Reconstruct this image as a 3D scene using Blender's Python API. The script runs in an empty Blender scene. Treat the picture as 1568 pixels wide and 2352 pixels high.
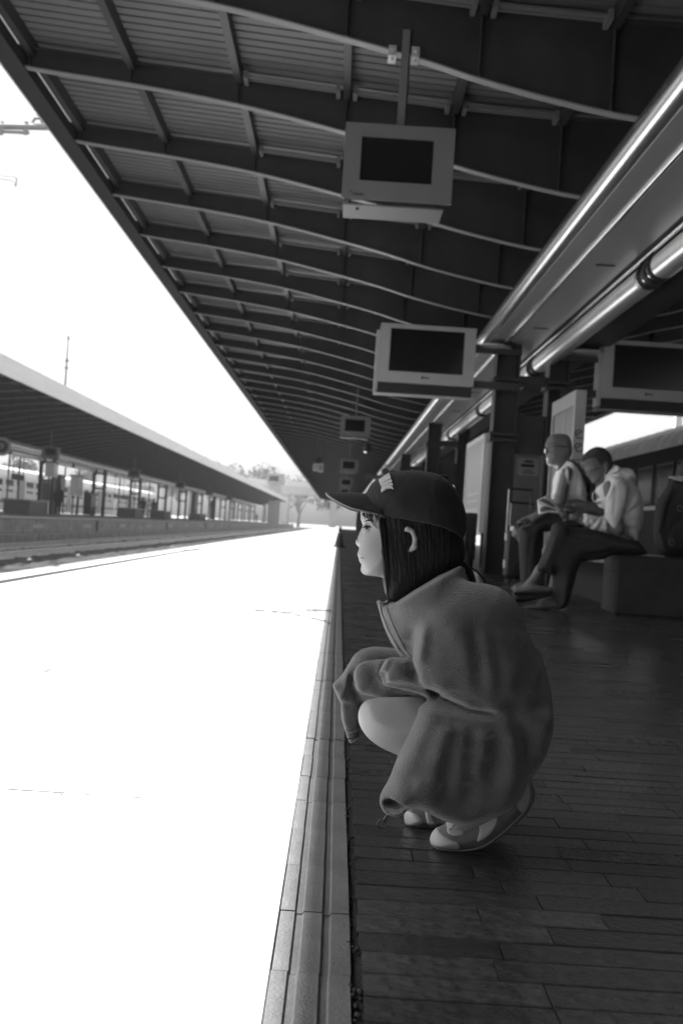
import bpy, bmesh, math, random
import numpy as np
from mathutils import Vector, Matrix
from mathutils.bvhtree import BVHTree
random.seed(7); np.random.seed(7)
S = bpy.context.scene
COL = S.collection
# ------------------------------------------------------------------ camera
CF, CH, CR = 2287.0, 0.60, math.radians(3.7)      # focal (for a 1568x2352 frame), height, roll
_fw = Vector(((5*math.cos(CR)-30*math.sin(CR))/CF, 1, (30*math.cos(CR)+5*math.sin(CR))/CF)).normalized()
_r0 = _fw.cross(Vector((0, 0, 1))).normalized(); _u0 = _r0.cross(_fw)
_r = math.cos(CR)*_r0+math.sin(CR)*_u0; _u = -math.sin(CR)*_r0+math.cos(CR)*_u0
cam = bpy.data.cameras.new('camera'); camo = bpy.data.objects.new('camera', cam); COL.objects.link(camo)
M3 = Matrix((_r, _u, -_fw)).transposed()
camo.matrix_world = Matrix.Translation((0, 0, CH)) @ M3.to_4x4()
cam.sensor_fit = 'VERTICAL'; cam.sensor_height = 36; cam.lens = CF/2352*36
cam.clip_start = 0.05; cam.clip_end = 3000
cam.dof.use_dof = True; cam.dof.focus_distance = 1.88; cam.dof.aperture_fstop = 6.3
S.camera = camo
# ------------------------------------------------------------------ sky, sun, exposure
SUN = Vector((-3.425, 0.9, 4.72)).normalized()      # towards the sun
w = bpy.data.worlds.new('World'); S.world = w; w.use_nodes = True
nt = w.node_tree; nt.nodes.clear()
sky = nt.nodes.new('ShaderNodeTexSky'); sky.sky_type = 'NISHITA'; sky.sun_disc = False
sky.sun_elevation = math.asin(SUN.z); sky.sun_rotation = math.atan2(SUN.x, SUN.y)
sky.dust_density = 3.0; sky.air_density = 1.0
bw = nt.nodes.new('ShaderNodeRGBToBW'); bg = nt.nodes.new('ShaderNodeBackground'); ow = nt.nodes.new('ShaderNodeOutputWorld')
bg.inputs[1].default_value = 0.10
nt.links.new(sky.outputs[0], bw.inputs[0]); nt.links.new(bw.outputs[0], bg.inputs[0]); nt.links.new(bg.outputs[0], ow.inputs[0])
sl = bpy.data.lights.new('sun', 'SUN'); sl.energy = 5.0; sl.angle = math.radians(0.5); sl.color = (1, 1, 1)
so = bpy.data.objects.new('sun', sl); COL.objects.link(so)
so.rotation_euler = (-SUN).to_track_quat('-Z', 'Y').to_euler()
S.view_settings.view_transform = 'Standard'; S.view_settings.look = 'None'
S.view_settings.gamma = 1; S.view_settings.use_curve_mapping = False
S.view_settings.exposure = 1.6
S.render.engine = 'CYCLES'
S.cycles.max_bounces = 8; S.cycles.diffuse_bounces = 6; S.cycles.glossy_bounces = 4
S.cycles.use_denoising = True
S.cycles.caustics_reflective = False; S.cycles.caustics_refractive = False
S.cycles.sample_clamp_indirect = 6

# ------------------------------------------------------------------ helpers
def ray(x, y): return _fw*CF + _r*(x-784) + _u*(1176-y)
def at(x, y, Y):
    d = ray(x, y); return Vector((0, 0, CH)) + d*(Y/d.y)
def ground(x, y, z=0.0):
    d = ray(x, y); return Vector((0, 0, CH)) + d*((z-CH)/d.z)

MATS = {}
def mat(name, v, rough=.6, metal=0., var=.12, scale=6., bump=0., bscale=60., spec=.5, stretch=None, sheen=0., sss=0.):
    if name in MATS: return MATS[name]
    m = bpy.data.materials.new(name); m.use_nodes = True; t = m.node_tree; b = t.nodes['Principled BSDF']
    b.inputs['Roughness'].default_value = rough; b.inputs['Metallic'].default_value = metal
    b.inputs['Specular IOR Level'].default_value = spec
    if sheen:
        b.inputs['Sheen Weight'].default_value = sheen; b.inputs['Sheen Roughness'].default_value = .4
    if sss:
        b.inputs['Subsurface Weight'].default_value = sss; b.inputs['Subsurface Radius'].default_value = (.012, .012, .012)
        b.inputs['Subsurface Scale'].default_value = 1
    tc = t.nodes.new('ShaderNodeTexCoord'); src = tc.outputs['Object']
    if stretch:
        mp = t.nodes.new('ShaderNodeMapping'); mp.inputs['Scale'].default_value = stretch
        t.links.new(src, mp.inputs[0]); src = mp.outputs[0]
    n = t.nodes.new('ShaderNodeTexNoise'); n.inputs['Scale'].default_value = scale; n.inputs['Detail'].default_value = 6
    n.inputs['Roughness'].default_value = .65
    t.links.new(src, n.inputs['Vector'])
    r = t.nodes.new('ShaderNodeMapRange'); r.inputs['From Min'].default_value = .3; r.inputs['From Max'].default_value = .7
    r.inputs['To Min'].default_value = v*(1-var); r.inputs['To Max'].default_value = v*(1+var)
    t.links.new(n.outputs['Fac'], r.inputs['Value']); t.links.new(r.outputs[0], b.inputs['Base Color'])
    r2 = t.nodes.new('ShaderNodeMapRange'); r2.inputs['To Min'].default_value = max(0.03, rough-(.1 if rough > .3 else .015)); r2.inputs['To Max'].default_value = min(1, rough+(.1 if rough > .3 else .015))
    t.links.new(n.outputs['Fac'], r2.inputs['Value']); t.links.new(r2.outputs[0], b.inputs['Roughness'])
    if bump:
        n2 = t.nodes.new('ShaderNodeTexNoise'); n2.inputs['Scale'].default_value = bscale; n2.inputs['Detail'].default_value = 5
        t.links.new(src, n2.inputs['Vector'])
        bp = t.nodes.new('ShaderNodeBump'); bp.inputs['Strength'].default_value = bump; bp.inputs['Distance'].default_value = .004
        t.links.new(n2.outputs['Fac'], bp.inputs['Height']); t.links.new(bp.outputs[0], b.inputs['Normal'])
    MATS[name] = m; return m

def link(name, me, parent=None, loc=None):
    o = bpy.data.objects.new(name, me); COL.objects.link(o)
    if parent is not None: o.parent = parent
    if loc is not None: o.location = loc
    return o
def mesh(name, verts, faces, m, smooth=False):
    me = bpy.data.meshes.new(name); me.from_pydata([tuple(v) for v in verts], [], faces); me.update()
    if m is not None: me.materials.append(m)
    if smooth: me.shade_smooth()
    return me
class MB:
    def __init__(s): s.v = []; s.f = []
    def add(s, v, f):
        k = len(s.v); s.v += [tuple(p) for p in v]; s.f += [tuple(i+k for i in q) for q in f]; return s
    def box(s, x0, x1, y0, y1, z0, z1, c=0.):
        if c <= 0:
            return s.add([(x0,y0,z0),(x1,y0,z0),(x1,y1,z0),(x0,y1,z0),(x0,y0,z1),(x1,y0,z1),(x1,y1,z1),(x0,y1,z1)],
              [(3,2,1,0),(4,5,6,7),(0,1,5,4),(1,2,6,5),(2,3,7,6),(3,0,4,7)])
        b = bmesh.new(); bmesh.ops.create_cube(b, size=1)
        for v in b.verts: v.co = ((x0+x1)/2+v.co.x*(x1-x0), (y0+y1)/2+v.co.y*(y1-y0), (z0+z1)/2+v.co.z*(z1-z0))
        bmesh.ops.bevel(b, geom=b.edges[:], offset=c, segments=1, affect='EDGES')
        b.verts.index_update()
        s.add([v.co[:] for v in b.verts], [[v.index for v in f.verts] for f in b.faces]); b.free(); return s
    def tube(s, pts, r, n=10, cap=True):
        pts = [Vector(p) for p in pts]; N = len(pts); rr = r if isinstance(r, (list, tuple)) else [r]*N
        k = len(s.v); pu = None
        for i, p in enumerate(pts):
            d = (pts[min(i+1, N-1)]-pts[max(i-1, 0)]).normalized()
            if pu is None:
                a = d.cross(Vector((0, 0, 1)))
                if a.length < .05: a = d.cross(Vector((0, 1, 0)))
                a.normalize()
            else:
                a = pu - d*pu.dot(d); a.normalize()
            pu = a; b = d.cross(a)
            for j in range(n):
                t = 2*math.pi*j/n; s.v.append(tuple(p+(a*math.cos(t)+b*math.sin(t))*rr[i]))
        for i in range(N-1):
            for j in range(n):
                s.f.append((k+i*n+j, k+i*n+(j+1) % n, k+(i+1)*n+(j+1) % n, k+(i+1)*n+j))
        if cap:
            s.f.append(tuple(k+j for j in range(n))[::-1]); s.f.append(tuple(k+(N-1)*n+j for j in range(n)))
        return s
    def extrude(s, prof, axis, a0, a1, closed=True):
        """profile of 2D points swept along an axis: 'y' -> (x,z), 'x' -> (y,z), 'z' -> (x,y)"""
        def P(p, a): return {'y': (p[0], a, p[1]), 'x': (a, p[0], p[1]), 'z': (p[0], p[1], a)}[axis]
        n = len(prof); v = [P(p, a0) for p in prof]+[P(p, a1) for p in prof]; f = []
        for i in range(n if closed else n-1):
            j = (i+1) % n; f.append((i, j, n+j, n+i))
        if closed: f += [tuple(range(n))[::-1], tuple(range(n, 2*n))]
        return s.add(v, f)
    def mesh(s, name, m, smooth=False, auto=None):
        me = mesh(name, s.v, s.f, m)
        b = bmesh.new(); b.from_mesh(me); bmesh.ops.recalc_face_normals(b, faces=b.faces)
        b.to_mesh(me); b.free()
        if smooth or auto:
            me.shade_smooth()
            if auto: me.set_sharp_from_angle(angle=math.radians(auto))
        return me
    def build(s, name, m, parent=None, loc=None, smooth=False, auto=None):
        return link(name, s.mesh(name, m, smooth, auto), parent, loc)
def tag(o, label=None, cat=None, group=None, kind=None):
    if label: o['label'] = label
    if cat: o['category'] = cat
    if group: o['group'] = group
    if kind: o['kind'] = kind
    return o
def empty(name, loc, label=None, cat=None, group=None):
    o = bpy.data.objects.new(name, None); COL.objects.link(o); o.location = loc; o.empty_display_size = .1
    return tag(o, label, cat, group)
def copy_tree(o, parent=None):
    c = o.copy(); COL.objects.link(c); c.parent = parent
    for ch in o.children: copy_tree(ch, c)
    return c
ORD = ['first','second','third','fourth','fifth','sixth','seventh','eighth','ninth','tenth','eleventh','twelfth','thirteenth']

# materials (a black and white photograph: everything is neutral grey)
m_paint = mat('steel_paint', .034, .45, var=.35, scale=2)
m_deck = mat('roof_sheet', .125, .5, var=.10, scale=3)
m_fascia = mat('fascia_paint', .80, .5, var=.08, scale=1.5, stretch=(1, .3, 3))
m_soffit = mat('soffit_metal', .48, .32, metal=.55, var=.06, scale=1.2)
m_chrome = mat('polished_metal', .92, .2, metal=1., var=.05, scale=2)
m_tube = mat('tube_metal', 1.0, .29, metal=.85, var=.04, scale=2)
m_dark = mat('dark_steel', .035, .5, var=.2)
m_black = mat('black_plastic', .02, .45, var=.2)
m_housing = mat('housing_paint', .15, .5, var=.06, scale=4)
m_housing2 = mat('housing_paint_pale', .38, .5, var=.06, scale=4)
m_screen = mat('screen_glass', .012, .18, var=.1)
m_white = mat('white_paint', .72, .45, var=.06)
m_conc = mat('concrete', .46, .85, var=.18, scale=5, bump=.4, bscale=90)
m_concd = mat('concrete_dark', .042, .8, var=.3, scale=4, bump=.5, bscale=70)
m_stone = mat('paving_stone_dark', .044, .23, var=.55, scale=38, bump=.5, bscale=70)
def per_piece(m, lo, hi):
    """every loose piece gets its own tone"""
    t = m.node_tree; b = t.nodes['Principled BSDF']; src = b.inputs['Base Color'].links[0].from_socket
    g = t.nodes.new('ShaderNodeNewGeometry'); oi = t.nodes.new('ShaderNodeObjectInfo'); ad = t.nodes.new('ShaderNodeMath'); ad.operation = 'ADD'
    fr = t.nodes.new('ShaderNodeMath'); fr.operation = 'FRACT'; mr = t.nodes.new('ShaderNodeMapRange'); mr.inputs['To Min'].default_value = lo; mr.inputs['To Max'].default_value = hi
    mu = t.nodes.new('ShaderNodeMath'); mu.operation = 'MULTIPLY'
    t.links.new(g.outputs['Random Per Island'], ad.inputs[0]); t.links.new(oi.outputs['Random'], ad.inputs[1]); t.links.new(ad.outputs[0], fr.inputs[0]); t.links.new(fr.outputs[0], mr.inputs['Value'])
    t.links.new(src, mu.inputs[0]); t.links.new(mr.outputs[0], mu.inputs[1]); t.links.new(mu.outputs[0], b.inputs['Base Color'])
    r = b.inputs['Roughness'].links[0].from_socket; m2 = t.nodes.new('ShaderNodeMath'); m2.operation = 'MULTIPLY'; mr2 = t.nodes.new('ShaderNodeMapRange'); mr2.inputs['To Min'].default_value = 1.25; mr2.inputs['To Max'].default_value = .75
    t.links.new(fr.outputs[0], mr2.inputs['Value']); t.links.new(r, m2.inputs[0]); t.links.new(mr2.outputs[0], m2.inputs[1]); t.links.new(m2.outputs[0], b.inputs['Roughness'])
per_piece(m_stone, .72, 1.3)
m_mortar = mat('dirt_joint', .022, .9, var=.4, scale=30, bump=.8, bscale=150)
m_tile = mat('tactile_stone', .15, .7, var=.30, scale=9, bump=.5, bscale=200)
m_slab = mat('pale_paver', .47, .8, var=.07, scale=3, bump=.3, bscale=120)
m_ballast = mat('ballast_stone', .030, .95, var=.6, scale=7, bump=1.0, bscale=14)
m_rail = mat('rail_steel', .62, .4, metal=.2, var=.2)
m_sleeper = mat('sleeper_concrete', .08, .9, var=.3, scale=4)

# ------------------------------------------------------------------ ground, tracks and platforms
def sheet(name, x0, x1, y0, y1, z, m, kind='structure', parent=None):
    o = MB().add([(x0,y0,z),(x1,y0,z),(x1,y1,z),(x0,y1,z)], [(0,1,2,3)]).build(name, m, parent)
    if kind: o['kind'] = kind
    return o
m_earth = mat('dry_earth', .22, .95, var=.3, scale=.2)
sheet('ground', -900, 900, -200, 1500, -1.15, m_earth)
# ballast bed with an uneven, stony surface
def ballast(name, x0, x1, y0, y1, z, step):
    xs = np.arange(x0, x1+1e-6, step[0]); ys = []
    y = y0
    while y < y1: ys.append(y); y += max(step[1], .012*abs(y))
    ys = np.array(ys+[y1]); X, Y = np.meshgrid(xs, ys); Z = z+np.random.uniform(-.045, .03, X.shape)
    n, k = X.shape; v = np.stack([X+np.random.uniform(-.05, .05, X.shape), Y, Z], -1).reshape(-1, 3)
    f = [(j*k+i, j*k+i+1, (j+1)*k+i+1, (j+1)*k+i) for j in range(n-1) for i in range(k-1)]
    o = link(name, mesh(name, v, f, m_ballast)); o['kind'] = 'structure'; return o
ballast('ballast', -10.2, -2.4, 3, 260, -.615, (.13, .16))
ballast('ballast_bed', 7.4, 12.5, -20, 230, -.70, (.5, .6))
PL0, PL1, PY0, PY1 = -2.76, 7.55, -34, 175
platform = MB().box(PL0+.10, PL1, PY0, PY1, -1.1, -.007).build('platform', m_mortar); platform['kind'] = 'structure'
m_wall = mat('platform_wall', .30, .9, var=.3, scale=3, bump=.4, bscale=30)
# coping stones along the platform edge, a dark joint behind them
copm = MB().box(0, .17, 0, .995, -.14, .004, .006).mesh('coping_stone', m_slab)
for i in range(150):
    link('coping_stone', copm, platform, (PL0, PY0+ i*1.0, 0))
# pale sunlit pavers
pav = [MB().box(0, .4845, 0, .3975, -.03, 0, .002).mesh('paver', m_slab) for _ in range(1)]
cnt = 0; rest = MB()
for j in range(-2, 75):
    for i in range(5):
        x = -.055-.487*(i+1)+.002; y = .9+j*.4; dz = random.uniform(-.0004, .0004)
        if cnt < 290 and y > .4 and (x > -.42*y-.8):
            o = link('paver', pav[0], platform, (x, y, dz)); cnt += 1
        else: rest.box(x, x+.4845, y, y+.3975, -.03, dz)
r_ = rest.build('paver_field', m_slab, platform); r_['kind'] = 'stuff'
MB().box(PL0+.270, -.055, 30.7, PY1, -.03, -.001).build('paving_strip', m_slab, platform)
MB().box(PL0+.270, -.055, PY0, .09, -.03, -.001).build('unseen_paving', m_stone, platform); MB().box(PL0+.270, -.055, 0.1, 30.68, -.03, -.0011).build('joint_sand', mat('joint_sand', .46, .9), platform)  # dark stone strip behind the camera is unseen, added to cut sunlit bounce
# tactile tiles: trapezoid ridges along the platform
def ridge_prof(x0, x1, pitch=.042, top=.0275, bev=.003, dep=.0045):
    p = [(x1, -.03), (x1, 0)]; x = x1
    while x-top-2*bev > x0+.02:
        p += [(x-top, 0), (x-top-bev, -dep), (x-pitch+bev, -dep), (x-pitch, 0)]; x -= pitch
    p += [(x0, 0), (x0, -.03)]
    return p
pr = ridge_prof(-.053, .053)
tm = MB().extrude(pr, 'y', 0, .2045).mesh('tactile_tile', m_tile)
TL = .2075
for i in range(190):
    o = link('tactile_tile', tm, platform, (random.uniform(-.0012, .0012), .72+i*TL, random.uniform(-.0012, .0012)))
MB().extrude(pr, 'y', .72+190*TL+.002, PY1).build('tactile_strip', m_tile, platform)
MB().extrude(pr, 'y', PY0, .715).build('tactile_strip', m_tile, platform)
# narrow dark paving stones in running courses
stones = []
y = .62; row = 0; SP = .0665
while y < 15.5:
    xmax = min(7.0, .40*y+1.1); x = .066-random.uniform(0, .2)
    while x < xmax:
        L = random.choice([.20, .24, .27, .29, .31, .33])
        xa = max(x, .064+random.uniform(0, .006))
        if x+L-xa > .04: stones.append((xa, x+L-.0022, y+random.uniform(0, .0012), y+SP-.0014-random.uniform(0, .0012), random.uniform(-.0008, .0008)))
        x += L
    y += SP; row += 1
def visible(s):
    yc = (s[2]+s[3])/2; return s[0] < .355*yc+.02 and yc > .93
stones.sort(key=lambda s: s[2]); nst = 0; rest = MB(); base_meshes = {}
def stone_mesh(L, W):
    k = (round(L, 3), round(W, 3))
    if k not in base_meshes: base_meshes[k] = MB().box(0, 1, 0, 1, -.03, 0).v and None
    if base_meshes[k] is None:
        mb = MB(); c = .0016
        base_meshes[k] = mb.add([(0,0,-.03),(k[0],0,-.03),(k[0],k[1],-.03),(0,k[1],-.03),(0,0,-c),(k[0],0,-c),(k[0],k[1],-c),(0,k[1],-c),
                 (0,c,0),(k[0],c,0),(k[0],k[1]-c,0),(0,k[1]-c,0)],
                 [(0,1,5,4),(1,2,6,5),(2,3,7,6),(3,0,4,7),(4,5,9,8),(5,6,10,9),(6,7,11,10),(7,4,8,11),(8,9,10,11)]).mesh('paving_stone', m_stone)
    return base_meshes[k]
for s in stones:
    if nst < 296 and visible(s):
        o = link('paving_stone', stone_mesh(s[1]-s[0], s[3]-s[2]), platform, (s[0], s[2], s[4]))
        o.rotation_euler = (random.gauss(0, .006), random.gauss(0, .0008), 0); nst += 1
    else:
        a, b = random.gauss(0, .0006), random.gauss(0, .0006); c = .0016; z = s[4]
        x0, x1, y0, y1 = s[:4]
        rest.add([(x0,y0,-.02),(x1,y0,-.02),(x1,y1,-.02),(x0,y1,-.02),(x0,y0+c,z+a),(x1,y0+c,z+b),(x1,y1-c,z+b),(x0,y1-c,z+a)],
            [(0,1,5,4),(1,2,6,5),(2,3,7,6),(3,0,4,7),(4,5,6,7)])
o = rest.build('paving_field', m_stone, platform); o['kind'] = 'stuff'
# beyond: the same courses as one textured sheet
mfar = bpy.data.materials.new('paving_far'); mfar.use_nodes = True; t = mfar.node_tree; b = t.nodes['Principled BSDF']
tc = t.nodes.new('ShaderNodeTexCoord'); br = t.nodes.new('ShaderNodeTexBrick'); br.inputs['Scale'].default_value = 1
br.inputs['Brick Width'].default_value = .28; br.inputs['Row Height'].default_value = .0665; br.inputs['Mortar Size'].default_value = .004
br.inputs['Color1'].default_value = (.038,)*3+(1,); br.inputs['Color2'].default_value = (.055,)*3+(1,); br.inputs['Mortar'].default_value = (.02,)*3+(1,)
t.links.new(tc.outputs['Object'], br.inputs['Vector']); t.links.new(br.outputs['Color'], b.inputs['Base Color']); b.inputs['Roughness'].default_value = .42
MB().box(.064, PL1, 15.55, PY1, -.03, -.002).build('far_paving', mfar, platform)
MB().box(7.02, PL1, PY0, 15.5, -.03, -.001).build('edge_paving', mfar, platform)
MB().box(.064, 7.0, PY0, .6, -.03, -.002).build('unseen_paving', mfar, platform)
# crumbled dirt and moss in the joint beside the tiles
m_moss = mat('moss', .03, .95, var=.5, scale=60, bump=1, bscale=200)
mb = MB()
for i in range(85):
    yy = .95+3.2*random.random()**1.6; s = random.uniform(.0015, .0042); xx = .058+random.gauss(0, .0035)
    if 1.02 < yy < 1.30 or random.random() < .25: s *= 1.3; xx += random.uniform(0, .010)
    b = bmesh.new(); bmesh.ops.create_icosphere(b, subdivisions=1, radius=s)
    for v in b.verts: v.co = Vector((xx, yy, -.002))+v.co*random.uniform(.6, 1.4)
    b.verts.index_update(); mb.add([v.co[:] for v in b.verts], [[v.index for v in f.verts] for f in b.faces]); b.free()
o = mb.build('moss', m_moss, smooth=True); tag(o, 'crumbs of moss and dirt in the joint beside the grooved tiles', 'moss', kind='stuff')
# dirt caught here and there in the joints of the sunlit pavers
mb = MB(); rj = random.Random(11)
for k in range(150):
    yy = .8985+.4*rj.randint(2, 14); xx = rj.uniform(-2.4, -.55); L = rj.uniform(.012, .04); h = rj.uniform(.0008, .0020)*(1+yy*.33)
    for q in range(rj.randint(1, 3)): mb.add([(xx,yy-h,.0022),(xx+L,yy-h,.0022),(xx+L,yy+h,.0022),(xx,yy+h,.0022)], [(0,1,2,3)]); xx += L+rj.uniform(.03, .12)
for k in range(14):
    xx = -.054-.487*rj.randint(2, 4); yy = rj.uniform(1.6, 6); L = rj.uniform(.04, .18); h = .003
    mb.add([(xx-h,yy,.0022),(xx+h,yy,.0022),(xx+h,yy+L,.0022),(xx-h,yy+L,.0022)], [(0,1,2,3)])
o = mb.build('joint_dirt', mat('crack_dirt', .012, 1, var=.3), platform); o['kind'] = 'stuff'
# cracks in the sunlit paving
m_crack = mat('crack_dirt', .012, 1, var=.3)
def crack(pts, wd):
    mb = MB(); P = [ground(*p) for p in pts]; Q = []
    for a, b in zip(P[:-1], P[1:]):
        for k in range(7): Q.append(a.lerp(b, k/7)+Vector((random.gauss(0, .008), random.gauss(0, .02), 0)))
    Q.append(P[-1]); n = len(Q)
    for i, q in enumerate(Q):
        h = wd*random.uniform(.3, 1.1)*min(1, (i+1)/4)
        mb.v += [(q.x, q.y-h, .0045), (q.x, q.y+h, .0045)]
    mb.f = [(2*i, 2*i+2, 2*i+3, 2*i+1) for i in range(n-1)]
    o = mb.build('crack', m_crack, platform)
crack([(560,1401),(600,1403),(650,1408),(700,1405),(760,1404)], .035)
crack([(650,1408),(690,1416),(720,1421),(760,1434)], .030)
crack([(695,1399),(725,1401),(760,1403)], .035)

# our platform wall and the opposite platform
MB().box(PL0+.06, PL0+.22, PY0, PY1, -1.1, -.145).build('retaining_wall', m_wall)['kind'] = 'structure'
OX = -10.2; OZ = .15
opp = MB().box(-21.8, OX-.02, -10, 225, -1.1, OZ).build('opposite_platform', mat('asphalt_platform', .22, .55, var=.2, scale=2)); opp['kind'] = 'structure'
# light coping and the wall panels of the opposite platform
for i in range(79):
    y = 18+i*2.6
    MB().box(OX-.42, OX+.05, y, y+2.585, OZ+.004, OZ+.05, .004).build('coping_stone', m_conc, opp)
    MB().box(OX-.02, OX+.012, y, y+2.57, -.305, OZ-.01, .004).build('wall_panel', m_wall, opp)
for i in range(39):
    y = 18+i*5.2
    MB().box(OX-.02, OX+.16, y, y+5.14, -.70, -.33, .01).build('wall_plinth', mat('plinth_concrete', .30, .9, var=.3, scale=3), opp)
for i in range(11):
    y = 26.6+i*6.6
    MB().box(OX+.012, OX+.022, y, y+1.25, -.16, -.03).build('wall_sign', mat('pale_sign', .42, .6), opp)
for i in range(5):
    MB().box(OX+.012, OX+.05, 24.9+i*17, 25.15+i*17, -.33, OZ-.03).build('cable_duct', m_dark, opp)
# railway track in the middle
def rail_mesh(L):
    p = [(-.075,0),(.075,0),(.07,.015),(.012,.03),(.012,.115),(.035,.125),(.035,.16),(-.035,.16),(-.035,.125),(-.012,.115),(-.012,.03),(-.07,.015)]
    return MB().extrude(p, 'y', 0, L).mesh('rail', m_rail)
rm = rail_mesh(245); slm = MB().box(-1.25, 1.25, -.12, .12, -.16, 0, .02).mesh('sleeper', m_sleeper)
for cx, lab in ((-8.05, 'railway track beside the opposite platform wall'), (-4.25, 'railway track just below our platform edge'), (8.75, 'railway track under the dark train')):
    tr = empty('railway_track', (cx, 4, -.62 if cx < 0 else -.70), lab, 'track', 'railway tracks')
    for sx in (-.752, .752): link('rail', rm, tr, (sx, 0, 0))
    if cx < 0:
        for k in range(150): link('sleeper', slm, tr, (random.uniform(-.02, .02), k*.62, .004))
# pale leaves / litter on the ballast
m_litter = mat('litter_paper', .16, .8)
for k, (px, py) in enumerate([(68,1287), (180,1277), (396,1257), (372,1278)]):
    p = ground(px, py, -.57); mb = MB(); s = .06
    mb.add([(-s,-s*1.3,0),(s,-s,.02),(s*1.2,s,0),(-s*.8,s*1.2,.03),(0,0,.06)], [(0,1,4),(1,2,4),(2,3,4),(3,0,4)])
    o = mb.build('crumpled_paper', m_litter, None, p)
    tag(o, 'scrap of pale paper on the ballast, ' + ['large one near the left end of the rails', 'second from the left between the rails', 'farthest down the track', 'beside our platform edge'][k], 'litter', 'paper scraps on the track')

# ------------------------------------------------------------------ canopy
RB = [(-3.35,4.756),(-3.016,4.716),(-2.12,4.629),(-1.16,4.505),(-.22,4.324),(.40,4.19),(.828,4.075),(1.527,3.931),(2.112,3.845),(2.6,3.835)]
RT = [(-3.40,4.955),(-2.34,4.870),(-1.22,4.792),(-.19,4.714),(.84,4.636),(1.86,4.60),(2.9,4.59)]
def interp(tab, x): return float(np.interp(x, [a for a, _ in tab], [b for _, b in tab]))
def smoothtab(tab, n):
    xs = [a for a, _ in tab]; zs = [b for _, b in tab]; out = []
    for i in range(n+1):
        x = xs[0]+(xs[-1]-xs[0])*i/n
        k = max(0, min(len(xs)-2, np.searchsorted(xs, x)-1)); x0, x1 = xs[k], xs[k+1]
        m0 = (zs[k+1]-zs[max(k-1,0)])/(xs[k+1]-xs[max(k-1,0)]); m1 = (zs[min(k+2,len(xs)-1)]-zs[k])/(xs[min(k+2,len(xs)-1)]-xs[k])
        t = (x-x0)/(x1-x0); h = x1-x0
        z = (2*t**3-3*t*t+1)*zs[k]+(t**3-2*t*t+t)*h*m0+(-2*t**3+3*t*t)*zs[k+1]+(t**3-t*t)*h*m1
        out.append((x, z))
    return out
CC, RS = 2.9, .87                    # centre of the canopy, length of the right wing against the left
BOT = smoothtab(RB, 26); BOT += [(CC, 3.83)]; BOT += [(CC+(CC-x)*RS, z) for x, z in BOT[-2::-1]]
TOP = [(x, interp(RT, x) if x <= CC else interp(RT, CC-(x-CC)/RS)) for x, _ in BOT]
def rib_mesh(flange=False):
    mb = MB(); n = len(BOT)
    for y0, y1, lo, hi in (((-.006, .006, .014, None), (-.07, .07, 'top', 'top')) if not flange else ((-.042, .042, 0, .014),)):
        v = []
        for (x, zb), (_, zt) in zip(BOT, TOP):
            if lo == 'top': a, b = zt-.020, zt-.008
            else: a = zb+lo; b = zt-.02 if hi is None else zb+hi
            v += [(x,y0,a),(x,y1,a),(x,y1,b),(x,y0,b)]
        f = []
        for i in range(n-1):
            for k in range(4): f.append((4*i+k, 4*i+(k+1) % 4, 4*i+4+(k+1) % 4, 4*i+4+k))
        f += [(0,1,2,3), (4*n-1,4*n-2,4*n-3,4*n-4)]
        mb.add(v, f)
    # stiffeners under the purlins
    for x in (PURL if not flange else []):
        zb = float(np.interp(x, [p[0] for p in BOT], [p[1] for p in BOT])); zt = float(np.interp(x, [p[0] for p in TOP], [p[1] for p in TOP]))
        mb.box(x-.005, x+.005, -.06, -.0065, zb+.015, zt-.022)
    return mb.mesh('flange', mat('flange_bounce_tone', .19, .45, var=.08)) if flange else mb.mesh('rib', m_paint)  # flange colour is paler than the web to imitate light bounced off the platform
PURL = [-3.2, -2.24, -1.22, -.19, .84, 1.86]; PURL += [CC+(CC-x)*RS for x in PURL]
BAY = 1.82; RY0 = 9.42-20*BAY; NB = 106
def deck_mesh():
    mb = MB(); pitch = BAY/14; ys = []
    for k in range(14):
        y = k*pitch
        ys += [(y, 0), (y+pitch*.76, 0), (y+pitch*.79, .032), (y+pitch*.97, .032)]
    ys.append((BAY, 0)); xs = [TOP[i] for i in range(0, len(TOP), 4)]
    if xs[-1] != TOP[-1]: xs.append(TOP[-1])
    n = len(ys)
    v = [(x, y, z+.06+dz) for x, z in xs for y, dz in ys]
    f = [(i*n+j, i*n+j+1, (i+1)*n+j+1, (i+1)*n+j) for i in range(len(xs)-1) for j in range(n-1)]
    return mb.add(v, f).mesh('roof_sheet', m_deck)
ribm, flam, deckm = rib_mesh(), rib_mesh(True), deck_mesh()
LEN = NB*BAY
def topz(x): return float(np.interp(x, [p[0] for p in TOP], [p[1] for p in TOP]))
purl = {x: MB().extrude([(-.03,-.012),(.03,-.012),(.03,-.004),(.006,-.002),(.006,.045),(.03,.05),(.03,.058),(-.03,.058),(-.03,.05),(-.006,.045),(-.006,-.002),(-.03,-.004)], 'y', 0, LEN).mesh('purlin', m_paint) for x in (0,)}
purlm = MB().box(-.035, .035, 0, LEN, -.085, .055).mesh('purlin', m_paint)
TOPZ = topz(-3.35)
XR = TOP[-1][0]
def edge(sx, x):     # outer fascia sheet and the dark boxed gutter behind it
    P = lambda l: [(x+sx*a_, TOPZ+c_) for a_, c_ in l]
    return (MB().extrude(P([(-.10,-.24),(-.085,-.26),(-.08,-.25),(-.075,.36),(-.10,.36)]), 'y', 0, LEN).mesh('fascia', m_fascia),
            MB().extrude(P([(-.08,-.245),(.10,-.225),(.10,-.10),(-.07,-.05)]), 'y', 0, LEN).mesh('gutter', mat('gutter_paint', .018, .8, var=.3)))
fasl, gutl = edge(1, -3.35); fasr, gutr = edge(-1, XR)
traym = {}
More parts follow.
